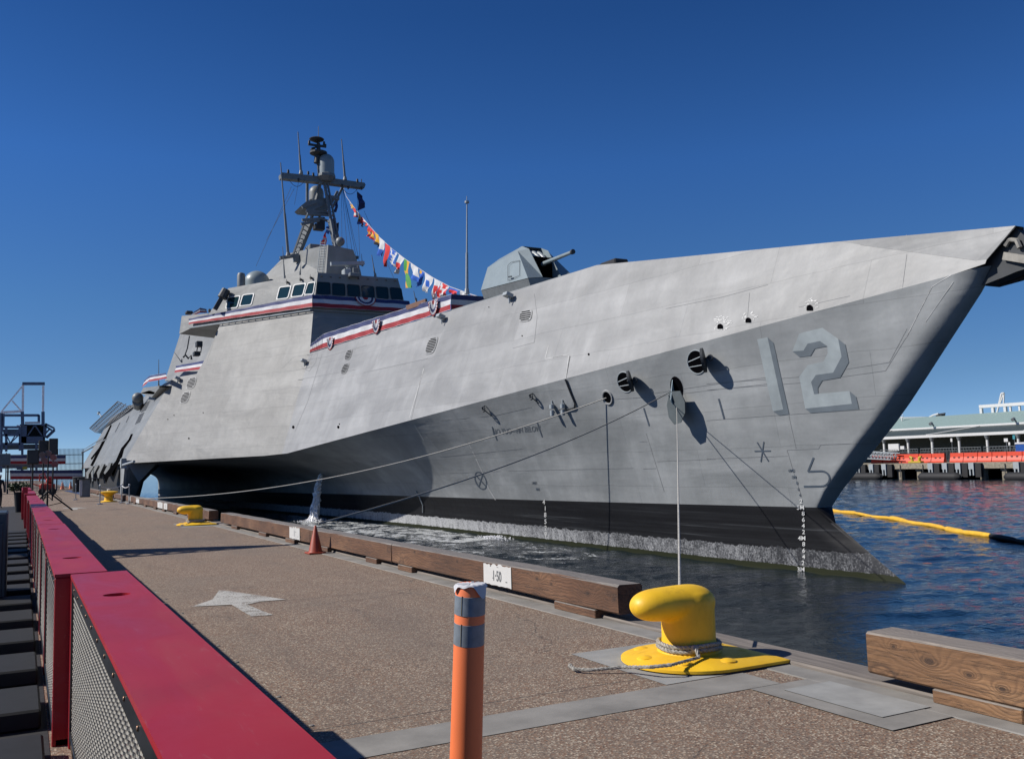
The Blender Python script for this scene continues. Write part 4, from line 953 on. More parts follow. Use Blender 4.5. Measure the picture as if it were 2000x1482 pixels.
# bridge side / front
n = BS[0]; o_ = n * .34
top = [pP(375, 625, BS) + o_, pP(612, 578, BS) + n * .2 + Vector((0, -.25, 0))]; bot = [pP(375, 636, PM) + n * .34, E0 + Vector((0, -.3, .1)) + n * .2]
band('bunting', sub(top, 24), sub(bot, 24), 'long striped bunting under the sunlit side windows of the bridge')
fo = Vector((0, -.3, 0)); t0 = top[1]; b0 = bot[1]; t1 = pP(798, 588, FR) + fo; b1_ = pP(798, 600, FR) + fo
t1 = Vector((mir(E0).x + .25, t0.y, t0.z)); b1_ = Vector((mir(E0).x + .25, b0.y, b0.z))
band('bunting', sub([t0, t1], 16), sub([b0, b1_], 16), 'striped bunting across the shaded front of the bridge')
# foredeck edge
DE = pP(881, 607, PF); ed = [lerp(D3, DE, t) for t in (.0, .12, 1.0)]
tp = [pP(611, 678, PF), pP(873, 579, PF)]
bb = [p + Vector((-.02, 0, .06)) for p in ed]; tt = [p + Vector((.03, 0, h_)) for p, h_ in zip(ed, (.62, 1.08, .92))]
band('bunting', sub(tt, 34), sub(bb, 34), 'striped bunting rising along the foredeck rail towards the gun')
c_ = ed[2]; band('bunting', sub([c_ + Vector((.03, 0, .92)), c_ + Vector((5.5, -.2, .86))], 12), sub([c_ + Vector((0, 0, .06)), c_ + Vector((5.5, -.2, .0))], 12), 'short striped bunting turning inboard across the foredeck beside the flagstaff')
# side deck and sponson bands
q = [pX(344, 714, 13.0), pX(403, 703, 13.6)]; z_ = [pX(340, 728, 12.9), pX(402, 720, 13.5)]
band('bunting', sub(q, 8), sub(z_, 8), 'striped bunting on the side deck below the bridge wing')
q = [pX(343, 715, 13.0), pX(330, 735, 11)]; z_ = [pX(339, 728, 12.9), pX(328, 750, 11)]
q = [pX(294, 733, 10.0), pX(325, 728, 10.2)]; z_ = [pX(289, 746, 9.9), pX(326, 739, 10.2)]
band('bunting', sub(q, 6), sub(z_, 6), 'striped bunting around the far round gun platform, side face')
q = [pX(282, 742, 10.6), pX(294, 733, 10.0)]; z_ = [pX(277, 757, 10.6), pX(289, 746, 9.9)]
band('bunting', sub(q, 4), sub(z_, 4), 'striped bunting around the far round gun platform, aft face')
band('bunting', sub([pX(376, 611, 13.4), pX(391, 601, 14), pX(404, 604, 15)], 4), sub([pX(376, 617, 13.4), pX(391, 611, 14), pX(404, 611, 15)], 4), 'small striped bunting on top of the bridge wing')
# pleated fans
def fan(c, a, u, n, w, h, label):
    b = MB(); K = 26; ang = [math.pi * i / K for i in range(K + 1)]
    cols = (1, 0, 1, 2); rr = (.0, .3, .62, .84, 1.0); cc = (1, 2, 0, 2) if True else cols
    for j in range(4):
        vs = []
        for i, t in enumerate(ang):
            for r in (rr[j], rr[j + 1]):
                vs.append(c + a * (-math.cos(t) * w / 2 * r) - u * (math.sin(t) * h * r) + n * (.05 + (.05 if i % 2 else 0) * r))
        mi = (2, 1, 0, 1)[j]
        b.add(vs, [(2 * i, 2 * i + 1, 2 * i + 3, 2 * i + 2) for i in range(K)], mi)
    vs = []
    for i, t in enumerate(ang):
        for r in (1.0, 1.1): vs.append(c + a * (-math.cos(t) * w / 2 * r) - u * (math.sin(t) * h * r) + n * (.05 + (.05 if i % 2 else 0)))
    b.add(vs, [(2 * i, 2 * i + 1, 2 * i + 3, 2 * i + 2) for i in range(K)], 2)
    o = b.build('pleated_fan', [M_NAVY, M_CLOTH, M_REDC]); tag(o, label, 'bunting fan', 'pleated fans on the bunting')
UP = Vector((0, 0, 1))
bu = (t0 - b0); bu.x = 0; bu.normalize(); fan(lerp(t0, t1, .53) + Vector((0, -.04, .0)), Vector((1, 0, 0)), bu, Vector((0, -bu.z, bu.y)), 1.5, .72, 'pleated red, white and blue fan on the shaded bridge front')
da = (D2 - D3).normalized(); dn = PF[0]
for (x_, y_), l_ in (((648, 659), 'lowest, where the rail meets the superstructure'), ((738, 625), 'middle one of the foredeck rail'), ((850, 587), 'highest, close to the flagstaff')):
    q_ = pP(x_, y_, plane(D3, DE, D3 + UP)); nv_ = Vector((-abs(da.y), da.x * (1 if da.y < 0 else -1), 0)).normalized(); fan(q_ + nv_ * .06, da, UP, nv_, .95, .8, 'pleated fan on the foredeck bunting, ' + l_)
# string of signal flags from yardarm to foredeck
LP0 = pY(697, 368, 76); LP1 = Vector((22.3, 43, D2.z + .6))
LP = plane(LP0, LP1, LP0 + Vector((0, 0, -3)))
def K3(x, y): return (670 + x * .1619, 360 + y * .1619)
line = [(0, 30), (40, 150), (90, 220), (180, 340), (310, 490), (440, 640), (580, 770), (740, 895), (900, 1005), (1090, 1130), (1290, 1235), (1540, 1325), (1720, 1380), (1800, 1400)]
lp = [pP(*K3(*q), LP) for q in line]
b = MB(); b.tube(sub(lp, 4), .022, 4); o = b.build('flag_line', M_CLOTH); tag(o, 'thin halyard running from the yardarm down to the foredeck with signal flags on it', 'flag line')
W_, R_, B_, Y_, G_, K_ = range(6)
FM = [M_CLOTH, M_FRED, M_FBLU, M_FYEL, M_FGRN, M_FBLK]
FL = [([(85, 210), (100, 235), (95, 245)], [(0, W_)], 'tiny pinkish pennant at the top end of the string'),
      ([(92, 248), (118, 245), (135, 290), (112, 295)], [(0, Y_)], 'small yellow flag near the top end of the string'),
      ([(120, 295), (150, 290), (178, 400), (150, 395)], [(0, R_), (.5, W_), (.75, R_)], 'red flag with a white tip, third from the top'),
      ([(185, 350), (215, 385), (212, 470), (190, 485)], [(0, Y_), (.5, K_), (.8, B_)], 'narrow yellow and dark flag, fourth from the top'),
      ([(212, 395), (240, 400), (246, 520), (225, 480)], [(0, R_), (.75, K_)], 'narrow red flag with a dark tip'),
      ([(250, 420), (305, 480), (300, 525), (252, 470)], [(0, W_), (.3, R_), (.8, K_)], 'small red flag with a white corner'),
      ([(310, 500), (345, 540), (330, 640), (292, 620)], [(0, R_), (.45, Y_), (.7, R_)], 'red and yellow flag, left of a similar one'),
      ([(340, 530), (385, 580), (365, 695), (328, 630)], [(0, R_), (.3, Y_), (.7, R_)], 'yellow and red flag hanging lower'),
      ([(385, 570), (432, 615), (432, 765), (388, 715)], [(0, Y_), (.7, K_)], 'yellow flag with a black lower part'),
      ([(440, 635), (505, 690), (478, 870), (430, 862)], [(0, W_), (.6, B_)], 'blue flag with a broad white band'),
      ([(512, 710), (572, 752), (545, 900), (512, 995), (498, 870)], [(0, R_)], 'long plain red flag'),
      ([(575, 765), (655, 825), (625, 1000), (567, 955)], [(0, B_), ('x', W_)], 'blue flag with a white diagonal cross'),
      ([(680, 850), (745, 895), (650, 1085), (622, 1068)], [(0, W_), (.38, R_), (.68, W_)], 'white pennant with a red stripe'),
      ([(742, 898), (805, 940), (785, 1080), (820, 1245), (768, 1255), (740, 1040)], [(0, Y_), ('s', G_)], 'long green and yellow flag'),
      ([(822, 950), (912, 1010), (902, 1210), (835, 1130)], [(0, W_), (.62, B_)], 'white flag with a blue lower half'),
      ([(930, 1035), (985, 1065), (950, 1150), (908, 1250)], [(0, B_), (.0, B_), ('t', Y_)], 'blue pennant with a yellow top corner'),
      ([(990, 1065), (1092, 1130), (1032, 1310), (976, 1290)], [(0, W_), ('c', B_)], 'white flag with a small blue square'),
      ([(1105, 1135), (1185, 1175), (1115, 1370), (1080, 1400)], [(0, W_), ('o', R_)], 'white flag with a red disc'),
      ([(1192, 1180), (1282, 1238), (1225, 1360), (1110, 1400)], [(0, R_), ('x', W_)], 'red flag with a white diagonal cross'),
      ([(1300, 1245), (1400, 1280), (1345, 1360), (1265, 1350)], [(0, B_), (.15, R_), (.55, B_)], 'red and blue striped flag beside the cross flag'),
      ([(1425, 1285), (1510, 1315), (1500, 1370), (1390, 1365)], [(0, W_)], 'plain white flag beside the flagstaff'),
      ([(1545, 1335), (1640, 1370), (1620, 1395), (1540, 1385)], [(0, R_)], 'red flag just right of the flagstaff'),
      ([(1660, 1370), (1700, 1385), (1690, 1398), (1665, 1398)], [(0, R_)], 'tiny red flag nearest the gun')]
for k, (out, pat, lab) in enumerate(FL):
    P = [pP(*K3(*q), LP) + LP[0] * .02 for q in out]; b = MB(); nn = LP[0]; rs = random.Random(k)
    tl, tr = P[0], P[1]
    bl, br = (P[-1], P[2]) if len(P) >= 4 else (P[2], P[2])
    if len(P) == 6: mids = [(P[5], P[2]), (P[4], P[3])]
    elif len(P) == 5: mids = [(P[4], P[2]), (P[3], P[3])]
    else: mids = [(bl, br)]
    rowsL = [tl] + [m[0] for m in mids]; rowsR = [tr] + [m[1] for m in mids]
    NU, NVV = 6, 10; grid = []
    for j in range(NVV + 1):
        v = j / NVV * (len(rowsL) - 1); i0 = min(int(v), len(rowsL) - 2); f = v - i0
        L_, R2 = lerp(rowsL[i0], rowsL[i0 + 1], f), lerp(rowsR[i0], rowsR[i0 + 1], f)
        grid.append([lerp(L_, R2, i / NU) + nn * (.16 * math.sin(j * .55 + i * 1.1 + k) * j / NVV) for i in range(NU + 1)])
    for j in range(NVV):
        for i in range(NU):
            v = (j + .5) / NVV; u_ = (i + .5) / NU; mi = pat[0][1]
            for a in pat[1:]:
                if a[0] == 'x': mi = a[1] if abs(u_ - v) < .15 or abs(u_ + v - 1) < .15 else mi
                elif a[0] == 's': mi = a[1] if (u_ < .5) == (v < .55) else mi
                elif a[0] == 't': mi = a[1] if v < .2 and u_ < .5 else mi
                elif a[0] == 'c': mi = a[1] if .3 < u_ < .7 and .3 < v < .68 else mi
                elif a[0] == 'o': mi = a[1] if (u_ - .45) ** 2 + ((v - .62)) ** 2 < .12 else mi
                elif v > a[0]: mi = a[1]
            b.add([grid[j][i], grid[j][i + 1], grid[j + 1][i + 1], grid[j + 1][i]], [(0, 1, 2, 3)], mi)
    o = b.build('signal_flag', FM, None, True); tag(o, lab + ', on the mast to foredeck line', 'signal flag', 'signal flags strung from mast to foredeck')
def smallflag(pts, Y, pat, lab, name='signal_flag', cat='signal flag', grp='signal flags strung from mast to foredeck'):
    P = [pY(x, y, Y) for x, y in pts]; b = MB(); n_ = 6
    for j in range(n_):
        q = [lerp(P[0], P[3], j / n_), lerp(P[1], P[2], j / n_), lerp(P[1], P[2], (j + 1) / n_), lerp(P[0], P[3], (j + 1) / n_)]
        q = [p + Vector((0, .15 * math.sin((j + (i > 1)) * 1.3), 0)) for i, p in enumerate(q)]; mi = 0
        for t, m_ in pat:
            if (j + .5) / n_ >= t: mi = m_
        b.add(q, [(0, 1, 2, 3)], mi)
    o = b.build(name, FM + [M_NAVY]); tag(o, lab, cat, grp)
smallflag([(698, 374), (708, 383), (714, 405), (700, 411)], 76, [(0, 6)], 'dark blue flag flying under the right end of the yardarm', 'ship_flag', 'flag', None)
smallflag([(657, 394), (661, 390), (658, 414), (651, 414)], 76, [(0, 6)], 'folded dark blue flag against the mast leg', 'ship_flag', 'flag', None)
smallflag([(649, 418), (652, 418), (657, 434), (650, 431)], 75.5, [(0, Y_), (.4, R_)], 'yellow and red flag beside the right mast leg')
smallflag([(638, 442), (645, 443), (643, 457), (636, 453)], 75, [(0, B_), (.4, W_), (.7, B_)], 'blue and white flag just above the mast house')
smallflag([(635, 454), (637, 455), (638, 477), (626, 476)], 75, [(0, R_), (.45, W_), (.65, R_)], 'red and white flag draped behind the ladder top')
# ================================================================ QUAY FURNITURE
def P5(*q): return [(x, y) for x, y in q]
# --- timber stringpieces on blocks
M_NUM = mat('stencil_grey', (.16, .17, .18), .7)
def plaintext(b, txt, P, ax, ay, h, w=1, mi=0):
    vs, fs = glyphs(txt); k = h / .7
    b.add([P + ax * (v.x * w * k) + ay * (v.y * k) for v in vs], fs, mi)
def beam(y0, y1, label, blocks, m=M_WOOD, plates=(), x0=5.55):
    t = thing('timber_beam', label, 'timber beam', ((x0 + .15), (y0 + y1) / 2, ZD), 'timber beams along the quay edge')
    rs = random.Random(int(y0 * 10)); n = max(2, int((y1 - y0) / .6)); rings = []
    for i in range(n + 1):
        y = lerp(y0, y1, i / n); j = lambda: rs.uniform(-.006, .006); c = .014
        if i in (0, n): c = .02
        X0, X1, Z0, Z1 = x0, x0 + .31, ZD + .10, ZD + .405
        rings.append([Vector(p) for p in ((X0 + c, y, Z0 + j() * .5), (X1 - c, y, Z0), (X1 + j(), y, Z0 + c), (X1 + j(), y, Z1 - c), (X1 - c, y, Z1 + j()), (X0 + c, y, Z1 + j()), (X0 + j(), y, Z1 - c), (X0 + j(), y, Z0 + c))])
    b = MB(); b.rings(rings); b.build('timber', m, t)
    for a, c in blocks:
        b = MB(); b.bbox((x0 - .01, a, ZD + .004), (x0 + .30, c, ZD + .098), .008); b.build('block', m, t)
    for ya, yb, txt in plates:
        b = MB(); N_ = 14; rs2 = random.Random(3)
        top_ = [Vector((x0 - .009, lerp(ya, yb, i / N_), ZD + .40 - rs2.uniform(0, .035))) for i in range(N_ + 1)]; bot_ = [Vector((x0 - .009, lerp(ya, yb, i / N_), ZD + .112 + rs2.uniform(0, .012))) for i in range(N_ + 1)]
        b.add([p for a_ in zip(top_, bot_) for p in a_], [(2 * i, 2 * i + 1, 2 * i + 3, 2 * i + 2) for i in range(N_)])
        pl = b.build('painted_patch', M_WHITE, t)
        b = MB(); plaintext(b, txt, Vector((x0 - .012, (ya + yb) / 2, ZD + .18)), Vector((0, -1, 0)), Vector((0, 0, 1)), .13, .8)
        for q in range(5): 
            yy = rs2.uniform(ya, yb); zz = rs2.uniform(.13, .37); b.box((x0 - .0115, yy, ZD + zz), (x0 - .0105, yy + rs2.uniform(.01, .05), ZD + zz + rs2.uniform(.005, .02)))
        b.build('number', M_NUM, pl)
    return t
yat = lambda x, y: pX(x, y, 5.55).y
blk = lambda *L: [(yat(xb, yb), yat(xa, ya)) for (xa, ya, xb, yb) in L]
beam(-1.0, 4.95, 'near right timber beam with big round knot at the bollard gap', [(3.75, 4.40), (1.5, 2.3)], M_WOODL)
beam(8.18, 14.9, 'timber beam ending at the big bollard with white 1-50 number patch', [(8.62, 9.5)] + blk((778, 1105, 805, 1117)), M_WOODK, [(yat(1000, 1150), yat(946, 1135), '1\u00b750')])
beam(14.93, 19.9, 'timber beam beside the small orange cone', blk((715, 1090, 736, 1100)) + [(18.6, 19.5)])
beam(19.93, 30.1, 'timber beam between the small cone and second bollard with worn white patch', [(21.2, 22.0), (24.0, 24.8), (27.6, 28.4)], M_WOOD, [(yat(586, 1045), yat(566, 1040), '1')])
beam(32.2, 44.0, 'dark timber beam just beyond the second bollard with two white patches', [(33, 33.8), (36, 36.8), (39.5, 40.3), (43, 43.8)], M_WOOD, [(yat(318, 985), yat(308, 985), '2'), (yat(327, 987), yat(320, 987), '0')])
beam(44.05, 60.0, 'far timber beam up to the queue posts', [(46, 46.8), (50, 50.8), (55, 55.8)], M_WOOD, [(yat(272, 975), yat(266, 975), '1'), (yat(255, 970), yat(251, 970), '0')])
beam(61.6, 82.0, 'farther timber beam beside the small yellow bitt', [(62, 62.8), (68, 68.8), (74, 74.8)])
beam(82.1, 110.0, 'farthest timber beam by the steel podium', [(84, 84.8), (92, 92.8)])
# --- mooring bollards
def bollard(c, label):
    t = thing('mooring_bollard', label, 'bollard', c, 'yellow mooring bollards'); z = c.z
    b = MB(); out = [Vector((c.x + .58 * math.cos(a), c.y + .58 * math.sin(a), z + .012)) for a in [math.radians(90 + 7.5 * i) for i in range(25)]]
    out = out + [Vector((c.x + .58, c.y - .58, z + .012)), Vector((c.x + .58, c.y + .58, z + .012))]
    ins = [Vector((c.x + (p.x - c.x) * .93, c.y + (p.y - c.y) * .93, z + .05)) for p in out]; i2 = [Vector((c.x + (p.x - c.x) * .5, c.y + (p.y - c.y) * .5, z + .085)) for p in out]
    b.rings([out, [p + Vector((0, 0, .022)) for p in out], ins, i2]); 
    pl = b.build('base_plate', M_YEL, t, True, sharp=50)
    for k in range(7):
        a = math.radians(20 + k * 51.4); b = MB(); b.lathe((c.x + .43 * math.cos(a), c.y + .43 * math.sin(a), z + .045), [(.075, 0), (.07, .022), (.04, .034), (1e-4, .038)], 14); b.build('bolt_cover', M_YEL, pl, True)
    b = MB(); b.lathe((c.x, c.y, z + .06), [(.30, 0), (.245, .05), (.228, .12), (.228, .38), (.222, .45), (.19, .51), (.12, .545), (1e-4, .56)], 40)
    # horn
    rings = []
    for i in range(25):
        f = i / 24; g_ = .5 - .5 * math.cos(math.pi * f); xx = lerp(c.x + .238, c.x - .57, g_); s = (max(0, 1 - abs(2 * g_ - 1) ** 4.2)) ** .5; rv = lerp(.150, .132, g_) * s; rh = lerp(.232, .17, g_) * s
        zc = z + .06 + lerp(.432, .432, g_)
        rings.append([Vector((xx, c.y + max(rh, .004) * math.cos(a) , zc + max(rv, .004) * math.sin(a))) for a in [2 * math.pi * k / 28 for k in range(28)]])
    b.rings(rings); o = b.build('bollard_body', M_YEL, t, True)
    md = o.modifiers.new('remesh', 'REMESH'); md.mode = 'VOXEL'; md.voxel_size = .014; md.use_smooth_shade = True
    md = o.modifiers.new('smooth', 'SMOOTH'); md.factor = .6; md.iterations = 14
    return t
bollard(Vector((5.05, 6.40, ZD + .004)), 'large yellow horned mooring bollard in the foreground with rope around its foot')
bollard(Vector((4.98, 31.3, ZD + .004)), 'smaller looking yellow horned bollard, second along the quay')
t = thing('mooring_bitt', 'small far yellow flared bitt with white cap beside queue posts', 'bollard', (4.75, 62, ZD))
b = MB(); b.lathe((4.75, 62, ZD), [(.5, 0), (.5, .04), (.26, .1), (.22, .35), (.3, .45), (.52, .56), (.54, .62), (.3, .66), (1e-4, .68)], 24); b.build('bitt_body', M_YEL, t, True)
b = MB(); b.lathe((4.75, 62, ZD + .66), [(.1, 0), (.1, .12), (1e-4, .15)], 12); b.build('cap', M_WHITE, t, True)
# rope around the near bollard with loose tail
def helixrope(b, pts, r, n=5):
    pts = sub([Vector(p) for p in pts], 10)
    for s in range(3):
        q = []
        L = 0
        for i, p in enumerate(pts):
            if i: L += (p - pts[i - 1]).length
            d = (pts[min(i + 1, len(pts) - 1)] - pts[max(i - 1, 0)]).normalized(); a = d.cross(Vector((0, 0, 1))).normalized(); a = a if a.length > .5 else Vector((1, 0, 0)); c = d.cross(a); ph = L * 60 + s * 2.094
            q.append(p + (a * math.cos(ph) + c * math.sin(ph)) * r * .55)
        b.tube(q, r * .62, n)
c = Vector((5.05, 6.40, ZD)); b = MB()
for zz, r0 in ((.125, .262), (.16, .258)):
    helixrope(b, [c + Vector((r0 * math.cos(a), r0 * math.sin(a), zz + .008 * math.sin(3 * a))) for a in [2 * math.pi * i / 30 for i in range(31)]], .017)
kn = c + Vector((-.13, -.235, .15)); tl = [kn, kn + Vector((-.02, -.05, .0)), kn + Vector((-.03, -.09, -.05)), pZ(1310, 1298, ZD + .10), pZ(1270, 1302, ZD + .085), pZ(1215, 1302, ZD + .05), pZ(1150, 1308, ZD + .03), pZ(1122, 1306, ZD + .03), pZ(1114, 1300, ZD + .04)]
helixrope(b, tl, .014); b.sph(kn, .035, 10); b.sph(tl[-1], .022, 8)
o = b.build('rope_coil', M_ROPED, None, True); tag(o, 'short weathered rope tied round the near bollard with tail on the deck', 'rope')
c = Vector((4.98, 31.3, ZD)); b = MB()
for zz in (.12, .16): helixrope(b, [c + Vector((.27 * math.cos(a), .27 * math.sin(a), zz)) for a in [2 * math.pi * i / 20 for i in range(21)]], .02, 4)
helixrope(b, [c + Vector((-.2, -.18, .13)), c + Vector((-.35, -.4, .04)), c + Vector((-.5, -.35, .03))], .02, 4)
o = b.build('rope_coil', M_ROPE, None, True); tag(o, 'pale rope tied round the second bollard', 'rope')
# --- orange post with reflective bands and a cloth over its top
d_ = 4.4; pc = CP + ray(912, 1400) * d_; pt = CP + ray(919, 1141) * d_; ax = (pt - pc).normalized(); base = pc + ax * ((ZD - pc.z) / ax.z)
H = (pt - base).length; rr_ = .071
t = thing('bollard_post', 'orange delineator post with two grey bands and white cloth on top', 'safety post', base)
b = MB(); b.lathe(base, [(.11, 0), (.11, .03), (rr_ * 1.12, .05), (rr_ * 1.1, .2), (rr_ * 1.03, H * .8), (rr_, H - .015), (rr_ * .93, H)], 36, ax=ax); post = b.build('post', M_ORG, t, True)
px_h = lambda y: ((CP + ray(915, y) * d_) - base).dot(ax)
for ya, yb in ((1160, 1197), (1214, 1256)):
    b = MB(); b.lathe(base, [(rr_ * 1.03, px_h(yb)), (rr_ * 1.05, px_h(yb) + .001), (rr_ * 1.04, px_h(ya) - .001), (rr_ * 1.02, px_h(ya))], 36, ax=ax); tp_ = b.build('reflective_band', M_TAPE, post, True)
    b = MB(); q0 = base + ax * px_h(yb); q1 = base + ax * px_h(ya); side = (CP - q0); side.z = 0; side.normalize(); side = Matrix.Rotation(-.55, 3, 'Z') @ side
    b.bar(q0 + side * rr_ * 1.045, q1 + side * rr_ * 1.035, .004, .003); b.build('band_seam', mat('seam_tan', (.16, .13, .07), .7), tp_)
b = MB(); rs = random.Random(2); NN = 48; rings = []
top_ = base + ax * (H + .004)
def clothpt(a, r, dz): return top_ + Vector((math.cos(a) * r, math.sin(a) * r, dz))
view = math.atan2(CP.y - base.y, CP.x - base.x)
hem = []
for k in range(NN):
    a = 2 * math.pi * k / NN; rel = (a - view + math.pi) % (2 * math.pi) - math.pi
    hem.append(.006 + .004 * math.sin(a * 7) + .062 * max(0, 1 - abs(rel - .75) / .55) + .03 * max(0, 1 - abs(rel + 1.2) / .35) + .03 * max(0, 1 - abs(abs(rel) - 2.4) / .5))
prof = [(.02, .001), (.5, .002), (.97, .001), (1.05, -.003)]
for r_, dz in prof: rings.append([clothpt(2 * math.pi * k / NN, rr_ * r_, dz + .0015 * math.sin(k * 1.9)) for k in range(NN)])
for f in (.35, .7, 1): rings.append([clothpt(2 * math.pi * k / NN, rr_ * (1.055 + .07 * f * (.5 + .5 * math.sin(k * 1.31)) + .12 * f * min(1, hem[k] / .05)), -hem[k] * f - .004) for k in range(NN)])
b.rings(rings, True, False); o = b.build('cloth', M_CLOTH, None, True, sharp=25); 
tag(o, 'white cloth draped over the top of the orange post', 'cloth')
# --- traffic cones
def cone(c, h, label, stripes=0):
    t = thing('traffic_cone', label, 'traffic cone', c, 'traffic cones on the quay'); w = h * .32
    b = MB(); b.bbox((c.x - w, c.y - w, c.z + .004), (c.x + w, c.y + w, c.z + .035), .01); b.build('cone_base', M_CONE if not stripes else M_RUB, t)
    b = MB(); b.lathe(c, [(w * .82, .035), (w * .74, .06), (w * .13, h - .01), (w * .08, h)], 24); b.build('cone_body', M_CONE if not stripes else M_ORG, t, True)
    if stripes:
        b = MB()
        for f0, f1 in ((.45, .6), (.72, .85)): b.lathe(c, [(lerp(w * .74, w * .13, f0) + .004, h * f0 + .03), (lerp(w * .74, w * .13, f1) + .004, h * f1 + .01)], 24)
        b.build('white_band', M_WHITE, t, True)
    else:
        b = MB(); b.lathe(c, [(w * .47, h * .36), (w * .40, h * .44)], 24); b.v = [v for v in b.v]; b.f = [f_ for i_, f_ in enumerate(b.f) if 13 <= i_ <= 15]; b.m = b.m[:len(b.f)]; b.build('worn_stencil', M_DGREY, t)
cone(Vector((5.28, 18.55, ZD)), .56, 'faded red-orange cone standing against the timber beam')
cone(Vector((4.4, 125, ZD)), .95, 'far striped cone, left of the pair near the barrel', 1)
cone(Vector((5.3, 125, ZD)), .95, 'far striped cone, right of the pair near the barrel', 1)
# --- painted arrows
b = MB(); b.poly([pZ(x, y, ZD + .008) for x, y in ((374, 1184), (415, 1170), (428, 1152), (445, 1153), (558, 1170), (508, 1174), (482, 1180), (533, 1200), (490, 1203), (452, 1180))]); 
def wornpaint():
    k = N('worn_white_paint'); v = k.coord(); k.b.inputs['Roughness'].default_value = .8; a = k.noise(v, 2.2, 6, .7); c_ = k.noise(v, 75, 4, .7); k.col(k.ramp(c_, [(.3, (.42, .40, .36)), (.7, (.72, .70, .65))]))
    m_ = k.math('ADD', k.math('MULTIPLY', a, .45), k.math('MULTIPLY', c_, .55)); tr = k.n('ShaderNodeBsdfTransparent'); mx = k.n('ShaderNodeMixShader'); k.l(k.ramp(m_, [(.41, .05), (.50, 1)]), mx.inputs[0]); k.l(tr.outputs[0], mx.inputs[1]); k.l(k.b.outputs[0], mx.inputs[2]); k.l(mx.outputs[0], k.t.nodes['Material Output'].inputs[0]); MATS['worn_white_paint'] = k.m; return k.m
struct(b.build('deck_arrow', wornpaint()))
b = MB(); b.poly([pZ(x, y, ZD + .008) for x, y in ((120, 992), (150, 990.5), (172, 991.5), (150, 993), (153, 995), (140, 995.5), (138, 993))]); struct(b.build('far_deck_arrow', MATS['worn_white_paint']))
M_STONE_ = mat('dull_metal', (.25, .23, .2), .6)
